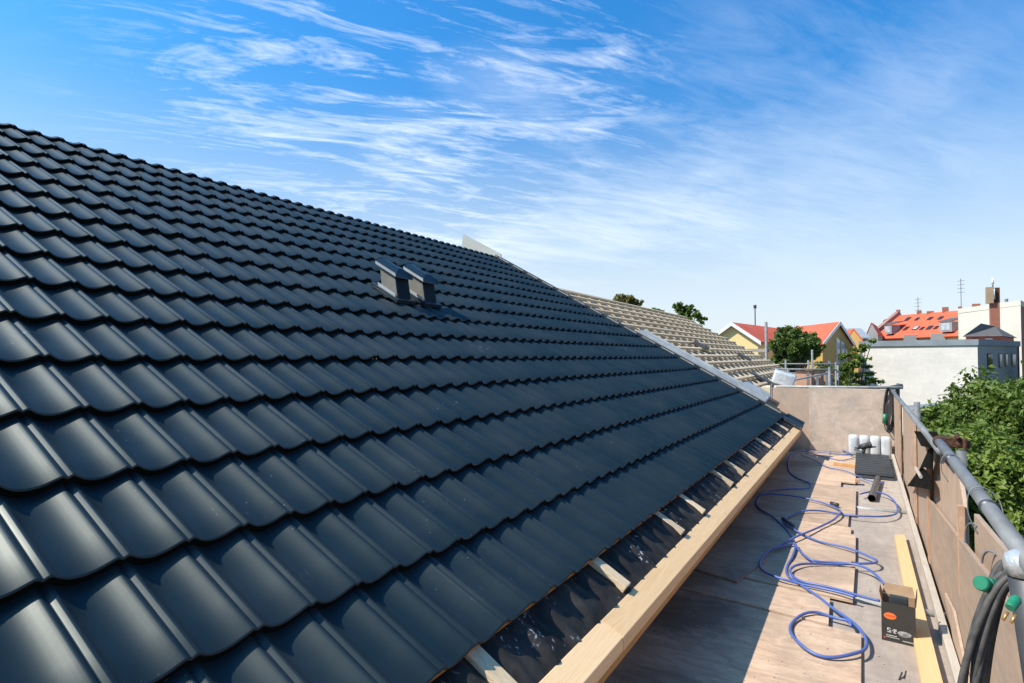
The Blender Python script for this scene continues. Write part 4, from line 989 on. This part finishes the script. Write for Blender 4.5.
# long orange-roofed block behind it
def long_block():
    dL, dR = 84, 71
    eL, eR = at(873, 338.5, D=dL), at(962, 335.5, D=dR); rL, rR = at(884, 317, D=dL + 5), at(962, 313, D=dR + 5)
    h = thing('orange_roof_block', 'long apartment block with orange tiled roof, skylights and chimneys behind the white building', 'building', ((eL.x + eR.x) / 2, (eL.y + eR.y) / 2, 0))
    ze, zr = (eL.z + eR.z) / 2, (rL.z + rR.z) / 2
    eL.z = eR.z = ze
    pr_ = Vector((eR.y - eL.y, eL.x - eR.x, 0)).normalized(); pr_ = pr_ if pr_.dot(eL) > 0 else -pr_
    rL = eL + pr_ * 4.6 + Vector((0, 0, zr - ze)); rR = eR + pr_ * 4.6 + Vector((0, 0, zr - ze))
    bL, bR = Vector((2*rL.x - eL.x, 2*rL.y - eL.y, ze)), Vector((2*rR.x - eR.x, 2*rR.y - eR.y, ze))
    g = lambda p, z: Vector((p.x, p.y, z))
    m2 = MB(); m2.add([g(eL, 0), g(eR, 0), g(bR, 0), g(bL, 0), eL, eR, bR, bL], [(0,1,5,4),(1,2,6,5),(2,3,7,6),(3,0,4,7)]); m2.build('wall', M['cream_band'], h)
    m2 = MB(); m2.add([eL, bL, rL], [(0, 1, 2)]); m2.add([eR, bR, rR], [(0, 1, 2)]); m2.build('gable', M['brick'], h)
    nf = (eR - eL).cross(rL - eL).normalized(); nf = nf if nf.z > 0 else -nf
    ax = (eR - eL).normalized(); sl = (rL - eL); sl = (sl - ax * sl.dot(ax)); sl_len = sl.length; sl = sl.normalized()
    o_ = nf * .05
    m2 = MB(); m2.prism([eL - sl * .4 + o_, eR - sl * .4 + o_, rR + o_, rL + o_], nf * .15); m2.prism([bL, bR, rR, rL], (0, 0, .16)); ro = m2.build('roof', M['orange_roof'], h)
    m2 = MB(); m2.prism([eL - ax * .5 - sl * .4, eL + ax * .15 - sl * .4, rL + ax * .15 + sl * .3, rL - ax * .5 + sl * .3], nf * .7); m2.build('gable_parapet', M['brick'], h)
    def on_roof(px, py, lift):
        q = ray(px, py); t_ = (eL - CAM).dot(nf) / q.dot(nf); return CAM + q * t_ + nf * lift
    for px, py, w_, hh in ((886, 322, .5, .7), (882, 331, .8, 1.0), (888, 331, .7, .9), (908.5, 320.5, .9, 1.0), (918, 320.5, .7, .8), (931, 320, .8, .8), (941.5, 319.5, .8, .8), (907, 330, .8, 1.0), (916.8, 329.7, 1.1, .9), (923, 330, .6, .8), (930.5, 329.2, .9, 1.0), (937, 329.2, .6, .8), (946.5, 329, 1.0, 1.1)):
        c_ = on_roof(px, py, .26); m2 = MB(); m2.obox(c_, ax, sl, nf, w_ * .34, hh * .42, .06); sk = m2.build('skylight', M['frame_dark'], h)
        m2 = MB(); m2.obox(c_ + nf * .065, ax, sl, nf, w_ * .26, hh * .32, .01); m2.build('pane', M['glass_pale'] if px in (916.8,) else M['glass'], sk)
    for px, py in ((896.5, 331.5), (955, 329)):
        c_ = on_roof(px, py, .2); w_ = 1.1 if px < 900 else 1.5
        fr = -Vector((sl.x, sl.y, 0)).normalized(); base = c_ + fr * .6
        m2 = MB(); m2.obox(base + Vector((0, 0, .1)), ax, fr, (0, 0, 1), w_ * .55, .7, .62); dm = m2.build('dormer', M['grey_wall'], h)
        m2 = MB(); tp_ = base + Vector((0, 0, .74)); m2.prism([tp_ - ax * w_ * .65 + fr * .8, tp_ + ax * w_ * .65 + fr * .8, tp_ + ax * w_ * .65 - fr * 1.3 + Vector((0,0,.5)), tp_ - ax * w_ * .65 - fr * 1.3 + Vector((0,0,.5))], (0, 0, .1)); m2.build('dormer_roof', M['dark_roof'], dm)
        m2 = MB(); m2.obox(base + fr * .71 + Vector((0, 0, .1)), ax, fr, (0, 0, 1), w_ * .38, .03, .42); m2.build('window', M['glass_pale'], dm)
    for px, py, w_, hh in ((883, 315.5, .45, 1.3), (903, 315, .5, .8), (913, 315, .7, .5), (926, 313.5, .6, 1.0), (938, 313.5, .35, .9), (950.5, 312, .7, 1.1)):
        t_ = (px - 884) / (962 - 884); b0 = rL.lerp(rR, t_); m2 = MB(); m2.box((b0.x - w_ * .55, b0.y - w_ * .55, zr - .5), (b0.x + w_ * .55, b0.y + w_ * .55, zr + hh * .75)); m2.build('chimney', M['chimney'], ro)
    for px, top in ((902, 2.5), (939, 4.3)):
        t_ = (px - 884) / 78; b0 = rL.lerp(rR, t_); m2 = MB(); m2.tube([(b0.x, b0.y, zr), (b0.x, b0.y, zr + top)], .035, 6)
        for k in range(4): m2.tube([b0 + ax * -.5 + Vector((0, 0, top - .3 - k * .5)), b0 + ax * .5 + Vector((0, 0, top - .3 - k * .5))], .022, 5)
        m2.build('antenna', M['steel_dark'], h)
    for t_ in (.48, .78):
        b0 = eL.lerp(eR, t_) - Vector((sl.x, sl.y, 0)).normalized() * .3; m2 = MB(); m2.box((b0.x - .7, b0.y - .7, 0), (b0.x + .7, b0.y + .7, ze + .3)); m2.build('stair_shaft', M['grey_wall'], h)
long_block()
# low wing left of the orange block
poly_house('side_house', 'house with orange roof and grey wall at the left end of the long orange block', [P2(878, 74), P2(866, 80), P2(872, 92), P2(886, 88)], ZA(335, 76), None, ZA(324, 78), M['grey_wall'], M['orange_roof'], barge=False)

# tall cream block at the right
tfoot = [P2(1021.5, 54), P2(958.7, 64), P2(975, 84), P2(1046, 72)]
tb, tf = flat_block('tall_building', 'tall windowless cream block with flat roof behind the brick chimney', tfoot, 0, ZA(300, 54), [M['tall_wall'], M['tall_wall'], M['tall_wall'], M['chimney']], M['tall_wall'], .5, .05)
m2 = MB(); q_ = at(1006.5, 303, D=58); m2.tube([(q_.x, q_.y, ZA(300, 54) - .6), (q_.x, q_.y, ZA(300, 54) + .5)], .14, 10); m2.build('roof_pipe', M['galv'], tb)
m2 = MB(); q_ = at(969, 306, D=64); m2.tube([(q_.x, q_.y, ZA(300, 54) - .6), (q_.x, q_.y, ZA(300, 54) + .12)], .35, 10); m2.build('roof_cowl', M['steel_dark'], tb)

# hip-roofed small house and the brick chimney stack with aerials
def hip_house():
    z_e = ZA(335, 46); z_r = ZA(323, 48)
    f = [Vector((*P2(966, 47), z_e)), Vector((*P2(1001, 46), z_e)), Vector((*P2(1014, 50), z_e)), Vector((*P2(980, 52), z_e))]
    c_ = sum(f, Vector()) / 4
    h = thing('hip_roof_house', 'small orange red house with dark hipped roof peeping over the white building', 'house', (c_.x, c_.y, 0))
    g = [Vector((p.x, p.y, 0)) for p in f]; m2 = MB(); m2.add(g + f, [(0,1,5,4),(1,2,6,5),(2,3,7,6),(3,0,4,7)]); m2.build('wall', M['red_wall'], h)
    o = [p + (p - c_).normalized() * .5 - Vector((0, 0, .1)) for p in f]
    r0 = Vector((*P2(981.5, 48.5), z_r)); r1 = Vector((*P2(996, 49.5), z_r - .2))
    m2 = MB(); m2.add(o + [r0, r1], [(0, 1, 5, 4), (1, 2, 5), (2, 3, 4, 5), (3, 0, 4), (0, 3, 2, 1)]); m2.build('roof', M['dark_roof'], h)
    ax = (f[1] - f[0]).normalized(); n = Vector((ax.y, -ax.x, 0)); n = n if n.dot(f[0]) < 0 else -n
    Ln = (f[1] - f[0]).length
    for u0, u1, m_ in ((.18, .34, 'frame_dark'), (.56, .76, 'white_paint')):
        p0, p1 = f[0] + ax * Ln * u0 + n * .01, f[0] + ax * Ln * u1 + n * .01; m3 = MB()
        m3.prism([p0 - Vector((0,0,1.2)), p1 - Vector((0,0,1.2)), p1 - Vector((0,0,.25)), p0 - Vector((0,0,.25))], n * .05); wo_ = m3.build('window', M[m_], h)
        p0, p1 = p0 + ax * .12 + n * .052, p1 - ax * .12 + n * .052; m3 = MB()
        m3.prism([p0 - Vector((0,0,1.1)), p1 - Vector((0,0,1.1)), p1 - Vector((0,0,.35)), p0 - Vector((0,0,.35))], n * .01); m3.build('pane', M['glass'] if m_ == 'frame_dark' else M['glass_pale'], wo_)
hip_house()
def stack():
    q0 = at(994.3, 300, D=53); z1 = ZA(303, 53); z2 = ZA(288, 53)
    h = thing('chimney_stack', 'slender red brick chimney stack carrying a tan cabinet and a white aerial', 'chimney', (q0.x, q0.y, 0))
    m2 = MB(); m2.box((q0.x - .33, q0.y - .33, 0), (q0.x + .33, q0.y + .33, z1)); m2.build('shaft', M['chimney'], h)
    m2 = MB(); m2.box((q0.x - .27, q0.y - .27, z1), (q0.x + .36, q0.y + .27, z2)); m2.build('upper_shaft', M['rust'], h)
    ql = at(988.8, 296, D=53); m2 = MB(); m2.box((ql.x - .22, ql.y - .3, ZA(303, 53) - .05), (ql.x + .30, ql.y + .2, z2 + .05)); m2.build('cabinet', M['tan'], h)
    m2 = MB(); m2.tube([(q0.x - .1, q0.y - .1, z2), (q0.x - .1, q0.y - .1, ZA(285, 53))], .05, 8); m2.build('mast', M['steel_dark'], h)
    m2 = MB(); m2.tube([(q0.x - .1, q0.y - .1, ZA(284.5, 53)), (q0.x - .1, q0.y - .1, ZA(278, 53))], .09, 10); m2.build('aerial', M['white_paint'], h, smooth=True)
    m2 = MB(); m2.tube([(q0.x - .1, q0.y - .45, z1 + .3), (q0.x - .1, q0.y - .45, z2 - .1)], .10, 10); m2.build('aerial', M['white_paint'], h, smooth=True)
stack()
# lattice mast behind the yellow house
q_ = at(755, 306, D=62); mt = thing('antenna_mast', 'thin grey antenna mast rising behind the yellow house', 'antenna', (q_.x, q_.y, 0))
m2 = MB(); m2.tube([(q_.x, q_.y, 0), (q_.x, q_.y, q_.z)], .06, 6); m2.build('mast', M['steel_dark'], mt)
m2 = MB(); m2.tube([(q_.x, q_.y, q_.z - .25), (q_.x, q_.y, q_.z + .1)], .16, 8)
m2.build('antenna_head', M['steel_dark'], mt)
# shed roof among the shrubs
q_ = at(936, 413, D=24); m2 = MB(); m2.box((q_.x - .7, q_.y, 0), (q_.x + .3, q_.y + 2.2, q_.z)); sh = thing('garden_shed', 'grey garden shed half hidden by the green shrubs', 'shed', (q_.x - .2, q_.y + 1, 0)); m2.build('wall', M['grey_wall'], sh)
m2 = MB(); m2.prism([(q_.x - .9, q_.y - .15, q_.z + .01), (q_.x + .45, q_.y - .15, q_.z + .2), (q_.x + .45, q_.y - .15, q_.z + .28), (q_.x - .9, q_.y - .15, q_.z + .09)], (0, 2.6, 0)); m2.build('roof', M['coping'], sh)

# ------------------------------------------------------------------ trees
def tree(name, label, base, clumps, leafm, nleaf, size, trunk_r=.12, seed=1, cat='tree', group=None, branches=True, flat=.0):
    """clumps: (x, y, z, r[, zr]) crown masses; leaves are scattered mostly in their outer shells"""
    rr = random.Random(seed)
    t_ = thing(name, label, cat, (base[0], base[1], 0), group)
    # trunk with limbs reaching the clumps
    mb = MB(); bx_, by_ = base; top = sum(c[2] for c in clumps) / len(clumps)
    cx_ = sum(c[0] for c in clumps) / len(clumps); cy_ = sum(c[1] for c in clumps) / len(clumps)
    pts = [Vector((bx_, by_, -.05)), Vector((bx_ + rr.uniform(-.1, .1), by_ + rr.uniform(-.1, .1), top * .45)), Vector((cx_ * .6 + bx_ * .4, cy_ * .6 + by_ * .4, top * .8)), Vector((cx_, cy_, top + .3))]
    mb.tube(smoothpath(pts, 4), [trunk_r * (1 - .065 * i) for i in range(13)], 8)
    for c in clumps:
        a = pts[1].lerp(pts[2], rr.uniform(.0, 1.)); b_ = Vector(c[:3]); md = a.lerp(b_, .5) + Vector((rr.uniform(-.2, .2), rr.uniform(-.2, .2), .15))
        mb.tube(smoothpath([a, md, b_], 3), [trunk_r * .45 * (1 - .11 * i) for i in range(7)], 6)
        if branches:
            for k in range(3):
                d_ = Vector((rr.gauss(0, 1), rr.gauss(0, 1), rr.gauss(.2, .8))).normalized() * c[3] * .9
                mb.tube([b_, b_ + d_ * .5 + Vector((0, 0, .05)), b_ + d_], [trunk_r * .16, trunk_r * .12, trunk_r * .05], 5)
    mb.build('trunk', M['bark'], t_, smooth=True)
    vs = []; fs = []
    tot = sum(c[3] ** 2 for c in clumps)
    for c in clumps:
        n = int(nleaf * c[3] ** 2 / tot); zr = c[4] if len(c) > 4 else c[3] * .8
        # sub-clusters give light and dark clumps and a ragged outline
        subs = []
        for k in range(max(9, int(c[3] / size * 3.2))):
            d_ = Vector((rr.gauss(0, 1), rr.gauss(0, 1), rr.gauss(.15, 1))).normalized(); q = rr.uniform(.35, 1.0)
            subs.append((Vector((c[0] + d_.x * c[3] * q, c[1] + d_.y * c[3] * q, c[2] + d_.z * zr * q)), c[3] * rr.uniform(.2, .42), d_))
        for k in range(n):
            s_, r_, d0_ = rr.choice(subs)
            d_ = Vector((rr.gauss(0, 1), rr.gauss(0, 1), rr.gauss(0, .8)))
            d_ = d_.normalized() * r_ * rr.random() ** .45
            p = s_ + Vector((d_.x, d_.y, d_.z * (.9 - flat * 2)))
            nrm = (Vector((rr.gauss(0, .75), rr.gauss(0, .75), rr.gauss(.55, .6))) + d0_ * .6).normalized()
            tx = nrm.cross(Vector((rr.gauss(0, 1), rr.gauss(0, 1), rr.gauss(0, 1)))).normalized(); ty = nrm.cross(tx)
            sz = size * rr.uniform(.45, 1.45); o = len(vs)
            vs += [tuple(p - tx * sz), tuple(p - ty * sz * .5 - tx * sz * .1 + nrm * sz * .12), tuple(p + tx * sz), tuple(p + ty * sz * .5 - tx * sz * .1 + nrm * sz * .12)]
            fs += [(o, o + 1, o + 2), (o, o + 2, o + 3)]
    mb = MB(); mb.v = vs; mb.f = fs; mb.build('crown', leafm, t_, fix=False)
    return t_
def clump_set(cx_, cy_, cz, rx, rz, n, r0, r1, seed, ry=None):
    rr = random.Random(seed); out = []
    for k in range(n):
        d_ = Vector((rr.gauss(0, 1), rr.gauss(0, 1), rr.gauss(0.1, 1))).normalized(); q = rr.random() ** .5
        out.append((cx_ + d_.x * rx * q, cy_ + d_.y * (ry or rx) * q, cz + d_.z * rz * q, rr.uniform(r0, r1)))
    return out
# shrubs and trees to the right of the walkway
A_ = at(1000, 455, D=8.5); tree('leafy_tree', 'bright green tree right beside the guard rail', (A_.x + .3, A_.y + .2), clump_set(A_.x + .35, A_.y + .3, A_.z - 1.2, 1.25, 1.1, 16, .6, .9, 11), M['leaf_lime'], 34000, .055, .13, 3, group='trees right of the walkway')
A_ = at(940, 440, D=11.5); tree('leafy_tree', 'mid green tree low beside the far guard boards', (A_.x + .1, A_.y + .3), clump_set(A_.x + .75, A_.y + .3, A_.z - .95, 1.0, 1.0, 12, .55, .8, 12), M['leaf_mid'], 24000, .06, .12, 5, group='trees right of the walkway')
A_ = at(978, 405, D=15); tree('leafy_tree', 'rounded dark green tree in front of the shaded side wall', (A_.x, A_.y), clump_set(A_.x + .35, A_.y, A_.z - .82, 1.35, .95, 16, .6, .95, 13), M['leaf_mid'], 22000, .075, .15, 6, group='trees right of the walkway')
A_ = at(1034, 386, D=14); tree('leafy_tree', 'tall green tree at the right edge beside the shaded side wall', (A_.x, A_.y), clump_set(A_.x + .4, A_.y, A_.z - .6, 1.6, 1.2, 14, .65, 1.0, 14), M['leaf_mid'], 22000, .075, .16, 7, group='trees right of the walkway')
A_ = at(1040, 362, D=44); tree('leafy_tree', 'distant dark tree at the end of the shaded side wall', (A_.x, A_.y), clump_set(A_.x + .5, A_.y, A_.z - .4, 1.0, 2.2, 9, .8, 1.2, 15), M['leaf_dark'], 5000, .16, .2, 8)
# round tree before the yellow house
A_ = at(794, 345, D=33); tree('round_tree', 'dense round green tree in front of the yellow house', (A_.x, A_.y), clump_set(A_.x, A_.y, A_.z - .24, 1.15, .98, 38, .42, .68, 21) , M['leaf_dark'], 32000, .085, .14, 9)
# light conifer-like young tree before the white building
def layered_tree():
    A_ = at(856, 362, D=18.5); cl_ = []
    rr = random.Random(31)
    for (px, py, r_) in ((872, 341, .14), (866, 346, .2), (858, 350, .25), (848, 356, .3), (862, 358, .26), (852, 364, .3), (844, 370, .3), (866, 366, .18), (838, 378, .34), (852, 376, .30), (866, 374, .2), (870, 379, .16), (860, 383, .3), (876, 382, .12), (882, 382, .1), (840, 386, .34), (856, 388, .3)):
        q = at(px, py, D=18.5 + rr.uniform(-.4, .4)); cl_.append((q.x, q.y, q.z, r_, r_ * .42))
    tree('young_tree', 'airy young tree with layered branches before the white building', (A_.x, A_.y), cl_, M['leaf_mid'], 3600, .06, .06, 10, flat=.2)
layered_tree()
A_ = at(844, 380, D=24); tree('rusty_shrub', 'small rusty brown shrub beneath the airy young tree', (A_.x, A_.y), [(A_.x, A_.y, A_.z, .4), (A_.x - .35, A_.y, A_.z - .3, .4), (A_.x + .3, A_.y + .1, A_.z - .35, .35)], M['leaf_brown'], 1600, .06, .05, 11, 'shrub')
A_ = at(824, 372, D=27); tree('leafy_shrub', 'dark shrub between the round tree and the shaded wing', (A_.x, A_.y), [(A_.x, A_.y, A_.z, .5), (A_.x + .4, A_.y, A_.z - .4, .5), (A_.x - .3, A_.y, A_.z - .3, .5)], M['leaf_dark'], 2500, .075, .06, 12, 'shrub')
# tree tops over the battened roof
A_ = at(623, 304, D=42); tree('turning_tree', 'tree top in turning yellow green leaf over the battened ridge', (A_.x, A_.y), [(A_.x + dx, A_.y + dy, A_.z + dz, r_) for dx, dy, dz, r_ in ((-1.1, 0, -.05, .55), (-.4, .2, .3, .6), (.4, 0, .3, .55), (1.0, .1, -.05, .5), (.2, 0, -.5, .9), (-.7, 0, -.7, .9), (.8, 0, -.8, .8))], M['leaf_autumn'], 6500, .11, .16, 13)
A_ = at(680, 315, D=36); tree('ragged_tree', 'ragged green tree top beyond the end of the battened roof', (A_.x, A_.y), [(A_.x + dx, A_.y + dy, A_.z + dz, r_) for dx, dy, dz, r_ in ((-1.45, 0, .25, .30), (-.95, 0, .0, .34), (-.1, 0, .55, .36), (.1, .2, .15, .45), (.5, 0, .3, .36), (.95, 0, .05, .34), (.4, 0, -.35, .5), (1.25, 0, -.3, .32), (-.3, 0, -.5, .5), (.3, 0, -1.2, .8), (1.0, 0, -.9, .5), (-.8, 0, -.9, .5))], M['leaf_mid'], 7500, .10, .14, 14)
